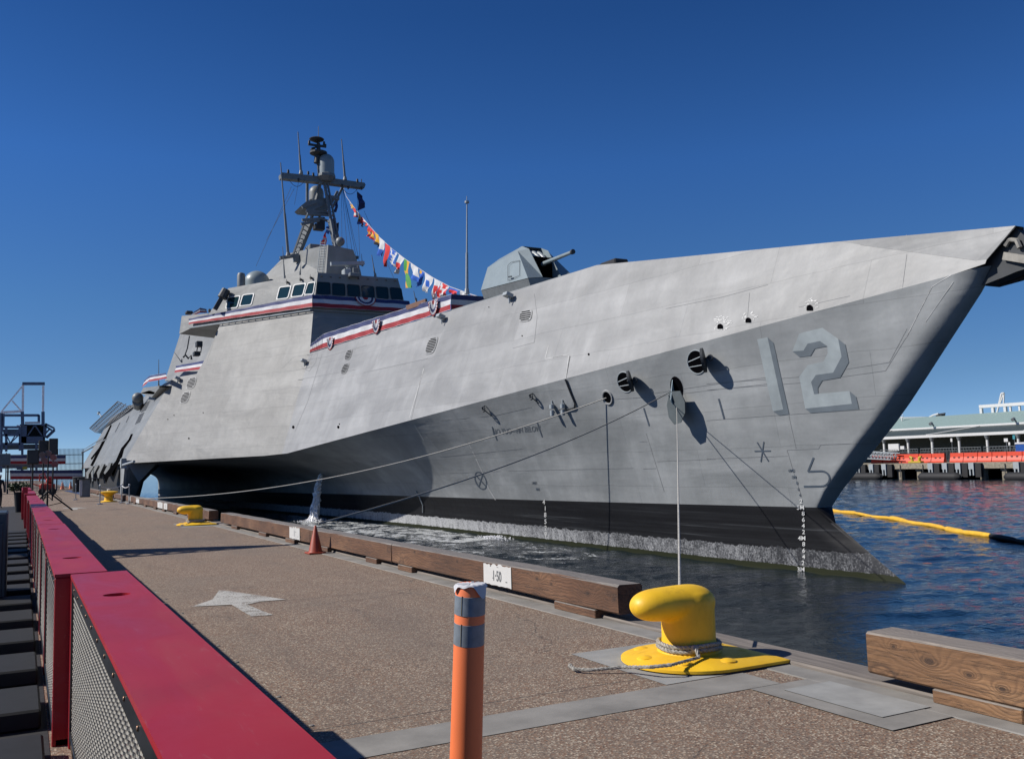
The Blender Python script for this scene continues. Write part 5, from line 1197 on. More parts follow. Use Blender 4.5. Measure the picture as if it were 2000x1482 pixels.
# ================================================================ RED FENCE
M_FRAME = mat('dark_steel_frame', (.07, .075, .08), .3, .7, var=.2, vs=5)
M_WIRE = mat('galvanised_wire', (.66, .62, .54), .45, .25, var=.15, vs=60)
def fence(i, y0, y1, x0, x1, pitch, label, zt=ZD + 1.07):
    t = thing('railing_section', label, 'railing', ((x0 + x1) / 2, (y0 + y1) / 2, ZD), 'red railing sections along the promenade')
    w_ = x1 - x0; cx_ = (x0 + x1) / 2
    holes = [y for y in (y0 + 1.24, y1 - 1.27) if y1 - y0 > 3]
    b = MB(); r = .068; ys = [y0]
    for h in holes: ys += [h - w_ / 2, h + w_ / 2]
    ys.append(y1)
    for k in range(0, len(ys), 2): b.add([(x0, ys[k], zt), (x1, ys[k], zt), (x1, ys[k + 1], zt), (x0, ys[k + 1], zt)], [(0, 1, 2, 3)])
    for h in holes:
        K = 32; ring = []; sq = []
        for k in range(K):
            a = 2 * math.pi * (k + .5) / K; c_, s_ = math.cos(a), math.sin(a); m_ = max(abs(c_), abs(s_))
            ring.append((cx_ + r * c_, h + r * s_, zt)); sq.append((cx_ + w_ / 2 * c_ / m_, h + w_ / 2 * s_ / m_, zt))
        # snap the corners
        for cc in ((1, 1), (1, -1), (-1, 1), (-1, -1)):
            P_ = (cx_ + w_ / 2 * cc[0], h + w_ / 2 * cc[1], zt)
        b.rings([sq, ring, [(x, y, zt - .05) for x, y, z in ring]], False, False)
        b.add([P for P in sq], [])
        for k in range(K):
            p, q = Vector(sq[k]), Vector(sq[(k + 1) % K])
            if abs(p.x - q.x) > 1e-5 and abs(p.y - q.y) > 1e-5:
                cr = Vector((p.x if abs(abs(p.x - cx_) - w_ / 2) < 1e-5 else q.x, p.y if abs(abs(p.y - h) - w_ / 2) < 1e-5 else q.y, zt)); b.add([p, cr, q], [(0, 1, 2)])
        b.add([(x, y, zt - .05) for x, y, z in ring], [tuple(range(K))])
    b.add([(x0, y0, zt), (x0, y1, zt), (x0, y1, zt - .022), (x0, y0, zt - .022)], [(0, 1, 2, 3)]); b.add([(x1, y0, zt), (x1, y1, zt), (x1, y1, zt - .09), (x1, y0, zt - .09)], [(0, 1, 2, 3)])
    b.add([(x0, y0, zt - .022), (x1, y0, zt - .022), (x1, y0, zt), (x0, y0, zt)], [(0, 1, 2, 3)]); b.add([(x0, y1, zt - .022), (x1, y1, zt - .022), (x1, y1, zt), (x0, y1, zt)], [(0, 1, 2, 3)])
    b.add([(x0, y0, zt - .023), (x1, y0, zt - .023), (x1, y1, zt - .023), (x0, y1, zt - .023)], [(0, 1, 2, 3)])
    b.build('top_cap', M_RED, t)
    for ye in (y0, y1 - .05):
        b = MB(); b.bbox((x0 + .002, ye, ZD), (x1 - .002, ye + .05, zt - .024), .004); b.build('end_panel', M_RED, t)
    n = 1 if i == 0 else 3
    for k in range(n):
        a = lerp(y0 + .05, y1 - .05, k / n); c_ = lerp(y0 + .05, y1 - .05, (k + 1) / n)
        b = MB(); b.bbox((x0 + .004, a + .012, zt - .10), (x0 + .014, c_ - .012, zt - .024), .002); b.bbox((x0 + .004, a + .012, ZD + .06), (x0 + .014, c_ - .012, ZD + .12), .002)
        b.bbox((x0 + .0045, a + .012, ZD + .12), (x0 + .0135, a + .05, zt - .10), .002); b.bbox((x0 + .0045, c_ - .05, ZD + .12), (x0 + .0135, c_ - .012, zt - .10), .002); fr = b.build('panel_frame', M_FRAME, t)
        if i < 2:
            b = MB(); q = a + .12
            while q < c_ - .05: b.lathe((x0 + .004, q, zt - .058), [(.009, 0), (.008, .004), (1e-4, .006)], 8, ax=(-1, 0, 0)); q += .38
            split(b.build('bolt', mat('bronze_bolt', (.35, .20, .12), .35, .6), fr, True), .05)
        if k: b = MB(); b.bbox((x0 - .004, a - .014, ZD + .02), (x0 + .03, a + .014, zt - .023), .003); b.build('mullion', M_RED, t)
        b = MB(); xm = x0 + .02; za, zb_ = ZD + .10, zt - .08; amp = .0035 if pitch < .06 else 0
        y = a + .04; iv = 0
        while y < c_ - .04:
            nz = max(2, int((zb_ - za) / pitch) * (1 if amp else 0) + 1); r_ = .0042 if pitch < .04 else .0055 if pitch < .06 else .006
            pts = [(xm + (amp * (1 if (j + iv) % 2 else -1)), y, lerp(za, zb_, j / (nz - 1))) for j in range(nz)] if amp else [(xm, y, za), (xm, y, zb_)]
            b.tube(pts, r_, 4); y += pitch; iv += 1
        z = za + pitch / 2; ih = 0
        while z < zb_:
            ny = int((c_ - a - .08) / pitch) + 1
            pts = [(xm - (amp * (1 if (j + ih) % 2 else -1)), a + .04 + j * pitch, z) for j in range(ny)] if amp else [(xm, a + .04, z), (xm, c_ - .04, z)]
            b.tube(pts, r_, 4); z += pitch; ih += 1
        b.build('wire_mesh', M_WIRE, fr, amp > 0)
    b = MB(); b.bbox((x0 + .02, y0, ZD + .0), (x1 - .01, y1, ZD + .045), .005); b.build('bottom_rail', M_RED, t)
    b = MB(); b.box((x1 - .012, y0 + .05, ZD + .05), (x1 - .004, y1 - .05, zt - .024)); b.build('mesh_shade_sheet', M_FRAME, t)  # added dark sheet: paints the shade seen through the mesh
fence(0, -.45, 6.60, .29, .62, .034, 'nearest red railing section with wire mesh, filling the bottom left corner')
fence(1, 6.66, 13.55, .20, .51, .045, 'second red railing section from the camera, set slightly further left')
fence(2, 13.6, 20.3, .20, .50, .07, 'third red railing section, up to the fine seam in the cap')
fence(3, 20.35, 27.3, .19, .49, .12, 'fourth red railing section, beside the light stand shadow')
fence(4, 27.35, 34.3, .16, .46, .2, 'fifth red railing section, before the raised box')
fence(5, 34.35, 41.3, .10, .44, .2, 'sixth red railing section, just before the shrub', ZD + 1.12)
fence(6, 41.35, 50.0, .02, .36, .3, 'farthest red railing section, behind the shrub', ZD + 1.16)
# studs at the fence foot
st0 = None
for q in ((725, 565), (795, 620), (855, 657), (940, 730), (988, 787), (1125, 898), (1220, 982), (1435, 1160), (1605, 1308)):
    p = pZ(q[0] / 2.6375, 920 + q[1] / 2.6375, ZD + .004)
    if st0 is None:
        b = MB(); b.lathe((0, 0, 0), [(.02, 0), (.016, .004), (1e-4, .005)], 10); st0 = b.build('deck_stud', M_STONE_, None, True); tag(st0, 'small round metal stud set in the shaded deck beside the railing', 'stud', 'studs along the railing foot'); st0.location = p
    else: c_ = st0.copy(); S.collection.objects.link(c_); c_.location = p
for k_, l_ in enumerate(('farthest small round stud beside the railing', 'second farthest small stud beside the railing', 'small stud beside the railing level with the arrow', 'small stud in the railing shade below the arrow tip', 'small stud in the railing shade just below the arrow', 'middle small stud in the railing shade', 'small stud in the railing shade, third nearest', 'small stud in the railing shade, second nearest', 'nearest small stud in the railing shade by the concrete strip')):
    o = S.objects.get('deck_stud' + ('.%03d' % k_ if k_ else ''))
    if o: o['label'] = l_
# sleepers on the landward side, near-black colour stands in for shade
b = MB(); b.add([(-60, -20, ZD + .004), (.19, -20, ZD + .004), (.19, 60, ZD + .004), (-60, 60, ZD + .004)], [(0, 1, 2, 3)]); struct(b.build('promenade', mat('shade_toned_asphalt', (.02, .02, .023), .8, var=.3, vs=20, bump=.003)))  # shade of the landward side is put into the asphalt colour
b = MB(); b.bbox((-.75, 0, 0), (.17, .85, .13), .015); sl0 = b.build('sleeper', mat('shade_toned_timber', (.007, .0075, .009), .7, var=.3, vs=8), None); tag(sl0, 'timber sleeper coloured as if in shade, landward of the red railing', 'sleeper', 'sleepers behind the railing')
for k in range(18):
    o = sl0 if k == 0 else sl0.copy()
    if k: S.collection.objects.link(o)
    o.location = (-.02, 4.15 + 1.5 * k, ZD + .006); o['label'] = 'timber sleeper coloured as if in shade, left of the red railing, number %s counted from the camera' % ('one two three four five six seven eight nine ten eleven twelve thirteen fourteen fifteen sixteen seventeen eighteen'.split()[k])
t = thing('utility_cabinet', 'blue-grey cabinet cut by the left edge of the frame', 'cabinet', (-.5, 14.5, ZD)); b = MB(); b.bbox((-1.0, 14.0, ZD), (-.15, 15.0, ZD + 1.23), .02); b.build('cabinet_body', mat('cabinet_blue', (.05, .07, .09), .5), t)
b = MB(); b.bbox((-.95, 13.985, ZD + .1), (-.2, 14.01, ZD + 1.1), .01); b.build('cabinet_door', MATS['cabinet_blue'], t)
# lattice boom on a post at the left, out of view, that throws the long shadow
t = thing('lattice_boom', 'steel lattice boom on a post left of the frame, seen as its long shadow', 'lattice boom', (-9, 26, ZD)); b = MB()
def cast(x, y, h): return Vector((x - 1.131 * h, y + .528 * h, ZD + h))
tipb = cast(5.45, 21.1, 6.3); u0 = cast(-2.5, 24.6, 5.6); l0_ = cast(-2.5, 20.0, 5.6); um = cast(1.6, 23.2, 6); 
b.bar(u0, tipb, .28); b.bar(l0_, tipb, .12); b.bar(lerp(u0, l0_, .35), tipb, .3); b.bar(lerp(u0, l0_, .7), tipb, .10)
for k in range(14):
    f = k / 14; g = (k + 1) / 14; b.bar(lerp(u0, tipb, f), lerp(l0_, tipb, g), .09); b.bar(lerp(l0_, tipb, f), lerp(u0, tipb, g), .07)
b.poly([lerp(u0, l0_, .02), lerp(u0, l0_, .62), lerp(lerp(u0, l0_, .62), tipb, .85), lerp(u0, tipb, .85)])
b.build('boom', M_DGREY, t); b = MB(); b.cyl((-9, 26, ZD), (-9, 26, u0.z + .3), .25); b.bar((-9, 26, u0.z), u0, .25); b.bar((-9, 26, u0.z), l0_, .2); b.build('post', M_DGREY, t)
# ================================================================ MIDDLE DISTANCE ON THE QUAY
# light stand
c = Vector((1.12, 49.9, ZD)); t = thing('light_stand', 'black tripod stand with chrome lamps beside the red railing', 'light stand', c)
b = MB(); b.cyl(c + Vector((0, 0, .1)), c + Vector((0, 0, 2.75)), .045, .03, 10); b.build('pole', M_RUB, t, True)
for a in (-.35, 1.9, 3.9):
    f = c + Vector((1.15 * math.cos(a), 1.15 * math.sin(a), 0)); b = MB(); b.bar(c + Vector((0, 0, .95)), f + Vector((0, 0, .02)), .06); b.bar(c + Vector((0, 0, .25)), c.lerp(f, .6) + Vector((0, 0, .40)), .035); b.build('leg', M_RUB, t)
for dx, dz in ((-.2, .0), (.05, .08), (.28, -.12), (.35, -.45), (-.1, -.25)):
    b = MB(); q = c + Vector((dx, -.1, 2.75 + dz)); b.lathe(q, [(.05, 0), (.13, .12), (.16, .2)], 14, ax=(-.3, -.8, -.3)); b.build('lamp', M_STEEL, t, True)
# queue posts with ropes
qp = [Vector((3.95, 57.4, ZD)), Vector((5.18, 58.5, ZD)), Vector((5.37, 56.2, ZD)), Vector((3.3, 70, ZD))]; qt = None
for k, c in enumerate(qp):
    if qt is None:
        qt = thing('queue_post', '', 'queue post', c, 'chrome queue posts near the gangway')
        b = MB(); b.lathe(c, [(.17, 0), (.17, .03), (.1, .05), (.03, .07)], 20); b.build('post_base', M_STEEL, qt, True)
        b = MB(); b.cyl(c + Vector((0, 0, .06)), c + Vector((0, 0, 1.05)), .03, n=12); b.build('post_tube', M_STEEL, qt, True)
        b = MB(); b.lathe(c, [(.05, 1.0), (.055, 1.08), (.03, 1.12), (1e-4, 1.13)], 12); b.build('post_head', M_STEEL, qt, True); o = qt
    else: o = copy_tree(qt); o.location = c
    o['label'] = ('chrome queue post standing alone left of the small yellow bitt', 'chrome queue post just behind the small yellow bitt', 'chrome queue post nearest the ship, right of the bitt', 'farthest chrome queue post, by the steel podium')[k]
for a, c_, l_ in ((0, 1, 'white rope slung from the left queue post to the one by the bitt'), (1, 2, 'short white rope between the two right queue posts')):
    b = MB(); p, q = qp[a] + Vector((0, 0, 1.02)), qp[c_] + Vector((0, 0, 1.02)); b.tube([lerp(p, q, i / 10) - Vector((0, 0, .5 * (i / 10) * (1 - i / 10))) for i in range(11)], .025, 6); tag(b.build('queue_rope', M_CLOTH, None, True), l_, 'queue rope', 'ropes on the queue posts')
t = thing('podium', 'grey steel podium standing between the queue posts and the ship', 'podium', (4.3, 78, ZD)); b = MB(); b.bbox((3.95, 77.6, ZD), (4.65, 78.4, ZD + 1.35), .02); b.build('podium_body', M_GREY, t)
b = MB(); b.bbox((3.8, 77.4, ZD + 1.36), (5.6, 78.6, ZD + 1.42), .01); b.build('podium_top', M_DGREY, t)
b = MB(); b.bbox((3.9, 77.55, ZD + .1), (4.1, 77.6, ZD + 1.3), .01); b.build('podium_edge', M_CLOTH, t)
c = Vector((4.95, 100, ZD)); t = thing('waste_bin', 'dark round bin beside the blue mat and far cones', 'bin', c); b = MB(); b.lathe(c, [(.5, 0), (.55, .1), (.55, 1.4)], 20); b.build('bin_body', M_RUB, t, True); b = MB(); b.lathe(c, [(.58, 1.4), (.6, 1.46), (.5, 1.52), (1e-4, 1.53)], 20); b.build('bin_rim', M_DGREY, t, True)
b = MB(); b.poly([pZ(x, y, ZD + .03) for x, y in ((124, 958), (152, 956), (176, 966), (160, 966))]); tag(b.build('blue_mat', mat('mat_blue', (.04, .08, .2), .7)), 'blue mat lying on the deck beside the dark round bin', 'mat')
# shrub in a pot behind the railing
c = Vector((pY(38, 935, 50).x, 50, ZD)); t = thing('shrub', 'small green potted shrub beside the far red railing', 'shrub', c); b = MB(); b.lathe(c, [(.16, 0), (.22, .9), (.24, .95), (.18, .9)], 18); b.build('pot', M_RUB, t, True)
b = MB(); rs = random.Random(9)
for k in range(520):
    a = rs.uniform(0, 6.28); r_ = rs.uniform(.1, .95) ** .6 * .5; zz = ZD + 1.0 + rs.uniform(0, .45) * (1.1 - r_); p = c + Vector((r_ * math.cos(a), r_ * math.sin(a) * .8, zz - ZD)); d1 = Vector((rs.uniform(-1, 1), rs.uniform(-1, 1), rs.uniform(0, 1))).normalized() * .13; d2 = d1.orthogonal().normalized() * .035
    b.add([p, p + d1 * .5 + d2, p + d1, p + d1 * .5 - d2], [(0, 1, 2, 3)])
b.build('foliage', mat('leaf_green', (.07, .10, .03), .6, var=.35, vs=14), t)
for k in range(5):
    b = MB(); a = k * 1.3; b.tube([c + Vector((0, 0, .6)), c + Vector((.2 * math.cos(a), .2 * math.sin(a), .9)), c + Vector((.35 * math.cos(a), .35 * math.sin(a), 1.15))], .015, 5); b.build('stem', mat('stem_brown', (.08, .05, .03), .8), t)
# raised box on the railing
t = thing('post_box', 'small red box fixed on the railing cap', 'box', (.12, 36, ZD + 1.12)); b = MB(); b.bbox((.04, 35.6, ZD + 1.123), (.2, 36.0, ZD + 1.3), .01); b.build('box_body', M_RED, t); b = MB(); b.bbox((.03, 35.59, ZD + 1.3), (.21, 36.01, ZD + 1.32), .005); b.build('box_lid', M_RED, t)
# loudspeakers on stands
def speaker(p0, p1, Y, label):
    a = pY(*p0, Y); c = pY(*p1, Y); t = thing('loudspeaker', label, 'loudspeaker', ((a.x + c.x) / 2, Y, ZD), 'black loudspeakers on stands')
    b = MB(); b.bbox((a.x, Y, c.z), (c.x, Y + .8, a.z), .03); b.build('cabinet', M_RUB, t)
    b = MB(); b.bbox((a.x + .06, Y - .012, c.z + .06), (c.x - .06, Y + .01, a.z - .06), .01); b.build('grille', M_DGREY, t)
    b = MB(); m_ = (a.x + c.x) / 2; b.cyl((m_, Y + .4, ZD), (m_, Y + .4, c.z), .05); 
    for s in (-1, 1): b.bar((m_, Y + .4, ZD + .6), (m_ + s * .6, Y + .4, ZD + .02), .05)
    b.build('stand', M_RUB, t)
speaker((96, 856), (113, 888), 70, 'large black loudspeaker high on a stand, rightmost of three')
speaker((76, 860), (95, 889), 71, 'tall black loudspeaker in the middle of three')
speaker((53, 878), (76, 906), 66, 'lower black loudspeaker, leftmost of three')
# red machine
c = Vector((pY(92, 940, 92).x, 92, ZD)); t = thing('red_generator', 'red wheeled machine with a round tank behind the light stand', 'machine', c)
M_REDM = mat('machine_red', (.50, .035, .02), .5)
b = MB(); b.bbox((c.x - .6, c.y - .5, ZD + .4), (c.x + .6, c.y + .6, ZD + 1.0), .08); b.build('machine_body', M_REDM, t); b = MB(); b.sph(c + Vector((.2, 0, 1.25)), .32, 16); b.build('tank', M_REDM, t, True)
for s in (-.4, .45):
    b = MB(); b.cyl((c.x + s, c.y - .75, ZD + .3), (c.x + s, c.y - .5, ZD + .3), .3, n=18); b.build('wheel', M_RUB, t, True)
b = MB(); b.bar(c + Vector((-.6, 0, .8)), c + Vector((-1.1, -.2, 1.0)), .08); b.tube([c + Vector((-.6, 0, 1.2)), c + Vector((-.6, 0, 1.8)), c + Vector((-.2, 0, 1.9)), c + Vector((-.1, 0, 1.3))], .05); b.build('handle', M_REDM, t)
# sailors in dark uniform at the left edge
def person(c, h, label, face=0, seed=0):
    t = thing('person', label, 'person', c, 'people in dark uniform at the left edge'); k = h / 1.75
    me = bpy.data.meshes.new('body'); bm = bmesh.new()
    J = dict(pel=(0, 0, .95), sp=(0, 0, 1.2), ch=(0, .0, 1.38), nk=(0, .0, 1.5), hd=(0, -.01, 1.58), ht=(0, 0, 1.70),
             hl=(-.09, 0, .9), kl=(-.1, -.02, .5), al=(-.1, .02, .1), fl=(-.11, -.13, .04), hr=(.09, 0, .9), kr=(.1, -.02, .5), ar=(.1, .02, .1), fr=(.11, -.13, .04),
             sl=(-.19, 0, 1.42), el=(-.25, .03, 1.15), wl=(-.24, -.04, .9), gl=(-.23, -.07, .81), sr=(.19, 0, 1.42), er=(.25, .03, 1.15), wr=(.24, -.04, .9), gr=(.23, -.07, .81))
    rad = dict(pel=.13, sp=.12, ch=.145, nk=.055, hd=.08, ht=.085, hl=.095, kl=.06, al=.042, fl=.035, hr=.095, kr=.06, ar=.042, fr=.035, sl=.065, el=.048, wl=.034, gl=.03, sr=.065, er=.048, wr=.034, gr=.03)
    E_ = [('pel', 'sp'), ('sp', 'ch'), ('ch', 'nk'), ('nk', 'hd'), ('hd', 'ht'), ('pel', 'hl'), ('hl', 'kl'), ('kl', 'al'), ('al', 'fl'), ('pel', 'hr'), ('hr', 'kr'), ('kr', 'ar'), ('ar', 'fr'), ('ch', 'sl'), ('sl', 'el'), ('el', 'wl'), ('wl', 'gl'), ('ch', 'sr'), ('sr', 'er'), ('er', 'wr'), ('wr', 'gr')]
    names = list(J); rz = Matrix.Rotation(face, 3, 'Z')
    vs = [bm.verts.new(c + rz @ (Vector(J[n]) * k)) for n in names]
    for a, b_ in E_: bm.edges.new((vs[names.index(a)], vs[names.index(b_)]))
    bm.to_mesh(me); bm.free(); o = bpy.data.objects.new('body', me); S.collection.objects.link(o); o.parent = t; o.location = -Vector(c)
    sk = o.modifiers.new('skin', 'SKIN'); sk.use_smooth_shade = True
    for i, n in enumerate(names): me.skin_vertices[0].data[i].radius = (rad[n] * k, rad[n] * k * (.8 if n in ('pel', 'sp', 'ch') else 1))
    me.skin_vertices[0].data[0].use_root = True
    ss = o.modifiers.new('sub', 'SUBSURF'); ss.levels = 2; ss.render_levels = 2
    me.materials.append(mat('navy_uniform', (.012, .014, .025), .8))
    hc = c + rz @ Vector((0, -.012, 1.61)) * k
    b = MB(); b.sph(hc, .098 * k, 16, sz=1.2); b.sph(hc + rz @ Vector((0, -.1, -.01)) * k, .018 * k, 8)
    for s in (-1, 1): b.sph(hc + rz @ Vector((s * .098, 0, 0)) * k, .022 * k, 8)
    b.build('head', mat('skin', (.35, .2, .14), .6), t, True)
    b = MB(); b.lathe(hc + Vector((0, 0, .05 * k)), [(.105 * k, 0), (.125 * k, .02 * k), (.12 * k, .07 * k), (.1 * k, .085 * k), (.07 * k, .09 * k), (1e-4, .1 * k)], 18); b.build('white_cap', M_CLOTH, t, True)
person(Vector((-1.05, 56.5, ZD + .03)), 1.78, 'standing person in dark uniform and white cap, nearest the railing', .3)
person(Vector((-1.5, 59, ZD + .03)), 1.8, 'person in dark uniform and white cap, second from the railing', .1)
person(Vector((-2.0, 55.4, ZD + .03)), 1.72, 'person in dark uniform and white cap at the very frame edge', -.2)
# ================================================================ FAR END: FENCE, BUNTING, GANGWAY TOWER
YF = 115.0
def fx(x, y, Y=YF): return pY(x, y, Y)
t = thing('picket_fence', 'grey picket fence closing the far end of the quay', 'fence', (2.5, YF, ZD))
b = MB(); x0_, x1_ = fx(12, 900).x, fx(163, 900).x; zt_ = fx(130, 876).z; zm = fx(100, 903).z
n_ = 60
for i in range(n_):
    x = lerp(x0_, x1_, i / (n_ - 1)); top_z = zt_ if x > fx(112, 900).x else zm + .2
    b.bar((x, YF, ZD), (x, YF, top_z), .05)
b.build('picket', M_GREY, t)
b = MB()
for z in (fx(100, 919).z, fx(100, 906).z): b.bar((x0_, YF + .05, z), (x1_, YF + .05, z), .08)
b.bar((fx(112, 900).x, YF + .05, fx(130, 888).z), (x1_, YF + .05, fx(130, 888).z), .08); b.build('fence_rail', M_GREY, t)
b = MB()
for x in (12, 60, 112, 161): b.bar((fx(x, 900).x, YF + .1, ZD), (fx(x, 900).x, YF + .1, fx(130, 882).z), .12)
split(b.build('fence_post', M_GREY, t))
band('bunting', [fx(lerp(20, 128, i / 10), 889, YF - .2) for i in range(11)], [fx(lerp(20, 128, i / 10), 906, YF - .2) for i in range(11)], 'upper shaded striped bunting on the far picket fence', 'striped bunting on the far fence')
band('bunting', [fx(lerp(20, 161, i / 10), 918, YF - .2) for i in range(11)], [fx(lerp(20, 161, i / 10), 936, YF - .2) for i in range(11)], 'lower shaded striped bunting on the far picket fence', 'striped bunting on the far fence')
t = thing('notice_sign', 'small yellow and blue notice hung on the far picket fence', 'sign', (1, YF - .1, ZD)); b = MB(); b.box((fx(44, 915).x, YF - .12, fx(44, 917).z), (fx(53, 915).x, YF - .1, fx(44, 911).z)); b.build('yellow_sheet', mat('sheet_yellow', (.4, .38, .05), .6), t)
b = MB(); b.box((fx(32, 915).x, YF - .12, fx(44, 917).z), (fx(43, 915).x, YF - .1, fx(44, 911).z)); b.build('blue_sheet', mat('sheet_blue', (.08, .12, .2), .6), t)
YT = 150.0
def tx(x, y, Y=YT): return pY(x / 9.88, 730 + y / 9.88, Y)
t = thing('gangway_tower', 'blue and white steel boarding tower at the far left', 'tower', (0, YT, ZD))
def seg(lst, w, m, name, Y=YT):
    b = MB()
    for (a, c, d, e) in lst: b.bar(tx(a, c, Y), tx(d, e, Y), w)
    return split(b.build(name, m, t), .05)
seg([(445, 200, 438, 1000), (835, 230, 830, 730)], .3, M_CRW, 'white_column'); seg([(430, 730, 438, 1000), (830, 730, 830, 1000)], .44, M_CRB, 'blue_column')
seg([(430, 190, 865, 190)], .42, M_CRB, 'top_beam'); seg([(430, 240, 20, 740), (235, 520, 400, 705)], .2, M_CRW, 'diagonal_brace'); seg([(20, 745, 430, 722)], .36, M_CRW, 'side_beam'); seg([(70, 800, 750, 800), (750, 790, 750, 930)], .36, M_CRB, 'rear_beam', YT + 5); seg([(25, 750, 25, 1500), (65, 770, 60, 1010)], .36, M_CRB, 'left_column')
b = MB(); a, c = tx(385, 970), tx(870, 1330); 
for (x0, y0, x1, y1) in ((385, 970, 510, 1330), (840, 970, 870, 1330), (385, 970, 870, 990), (385, 1210, 870, 1330)):
    p, q = tx(x0, y0), tx(x1, y1); b.box((p.x, YT, q.z), (q.x, YT + 4, p.z))
b.build('cabin_frame', M_CRB, t); b = MB(); p, q = tx(510, 990), tx(840, 1210); b.box((p.x, YT + 3.5, q.z), (q.x, YT + 3.6, p.z)); b.build('cabin_back', mat('cabin_shade', (.06, .075, .09), .6), t)
b = MB(); p, q = tx(60, 1045), tx(370, 1180); b.box((p.x, YT + 3.5, q.z), (q.x, YT + 3.6, p.z)); p, q = tx(0, 1360), tx(760, 1440); b.box((p.x - 6, YT + 1, q.z), (q.x, YT + 4, p.z)); p, q = tx(0, 1560), tx(1080, 1800); b.box((p.x - 6, YT + 1, q.z), (q.x, YT + 4, p.z)); b.build('platform_block', mat('tower_slate', (.09, .13, .17), .6), t)
seg([(535, 1190, 665, 1000), (680, 1000, 810, 1190), (45, 1050, 150, 1340), (370, 1060, 200, 1340), (130, 1190, 200, 1340), (350, 1190, 200, 1340)], .16, M_CRB, 'cross_brace')
seg([(20, 1030, 385, 1030), (20, 1350, 385, 1350), (20, 1180, 385, 1180), (385, 1030, 385, 1480), (120, 1020, 120, 1500), (430, 1330, 430, 1900), (700, 1330, 700, 1900), (20, 1350, 20, 1900)], .32, M_CRB, 'lower_frame')
seg([(870, 960, 1050, 1050), (880, 1230, 1060, 1060), (870, 1000, 1000, 1090), (870, 1160, 960, 1060), (900, 1240, 1060, 1090), (890, 960, 870, 1230)], .25, M_CRB, 'folding_bridge'); seg([(480, 945, 780, 940), (320, 1005, 400, 1015)], .28, M_CLOTH, 'sheet_roll')
t = thing('far_canopy', 'pale blue shelter roof behind the people at the left edge', 'shelter', (-2, 105, ZD)); b = MB(); p, q = pY(-20, 886, 105), pY(20, 909, 105); b.bbox((p.x - 3, 105, q.z), (q.x, 107, p.z), .05); b.build('shelter_roof', mat('shelter_blue', (.10, .15, .20), .6), t)
b = MB(); b.bar((q.x - .2, 105.5, ZD), (q.x - .2, 105.5, q.z), .15); b.bar((q.x - 3.5, 105.5, ZD), (q.x - 3.5, 105.5, q.z), .15); split(b.build('shelter_post', M_DGREY, t))
# ================================================================ OPPOSITE PIER
XP_ = 117.0; ZP = 2.35
py = lambda x, y=900: pX(x, y, XP_).y
b = MB(); b.box((XP_, -80, ZP - .85), (XP_ + 160, 420, ZP)); struct(b.build('pier_deck', M_STON))
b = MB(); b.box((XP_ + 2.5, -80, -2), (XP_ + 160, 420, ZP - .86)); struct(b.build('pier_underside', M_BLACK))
def place(proto, pos, lab=None):
    o = copy_tree(proto); o.location = pos
    if lab: o['label'] = lab
    return o
ORD = ('leftmost visible', 'second', 'third', 'fourth', 'fifth', 'sixth', 'seventh', 'eighth', 'ninth', 'tenth', 'eleventh', 'twelfth', 'thirteenth', 'fourteenth', 'fifteenth', 'sixteenth')
# fender frames, floating fenders, concrete piles
proto = None
for k, x in enumerate((1656, 1680, 1706, 1731, 1822, 1850, 1876, 1902, 1990)):
    y = py(x); q = Vector((XP_ - .3, y, 0))
    if proto is None:
        proto = thing('fender_frame', '', 'fender frame', q, 'fender frames on the opposite pier'); base0 = q
        b = MB(); b.box((q.x - .35, q.y - .35, ZP - .95), (q.x + .3, q.y + .45, ZP - .05)); b.build('bracket', M_LGREY, proto)
        for d in (-.25, .25): b = MB(); b.box((q.x - .35, q.y + d - .09, .55), (q.x - .15, q.y + d + .09, ZP - .95)); b.build('upright', M_LGREY, proto)
        b = MB(); b.box((q.x - .15, q.y - 1.3, .3), (q.x + .3, q.y - .42, ZP - .1)); b.build('rubber_block', M_RUB, proto); o = proto
    else: o = place(proto, q)
    o['label'] = 'grey steel fender frame on the opposite pier, %s from the bow' % ORD[k]
proto = None
for k, (xa, xb) in enumerate(((1669, 1733), (1806, 1888), (1974, 2060))):
    ya, yb = py(xa, 930), py(xb, 930); q = Vector((XP_ - 1.3, (ya + yb) / 2, .35)); L_ = abs(ya - yb) / 2
    t = thing('floating_fender', 'long black floating fender against the opposite pier, %s from the bow' % ORD[k], 'fender', q, 'floating fenders'); b = MB()
    b.lathe(q, [(.25, -L_), (.62, -L_ + .5), (.65, -L_ + .8), (.65, L_ - .8), (.62, L_ - .5), (.25, L_)], 20, ax=(0, 1, 0)); b.build('fender_body', M_RUB, t, True)
    b = MB(); b.tube([q + Vector((0, -L_, 0)) + Vector((0, -.2 * math.sin(a), .2 - .2 * math.cos(a))) for a in [i * .6 for i in range(11)]], .06); b.build('shackle', M_DGREY, t)
for k, x in enumerate((1645, 1752, 1790, 1914, 1957)):
    y = py(x, 920); t = thing('concrete_pile', 'pale concrete pile under the opposite pier, %s from the bow' % ORD[k], 'pile', (XP_ + .8, y, 0), 'concrete piles'); b = MB(); b.bbox((XP_ + .5, y - .38, -1), (XP_ + 1.3, y + .38, ZP - .88), .05); b.build('pile_shaft', M_STON, t)
    b = MB(); b.bbox((XP_ + .4, y - .5, ZP - 1.15), (XP_ + 1.35, y + .5, ZP - .87), .03); b.build('pile_cap', M_STON, t)
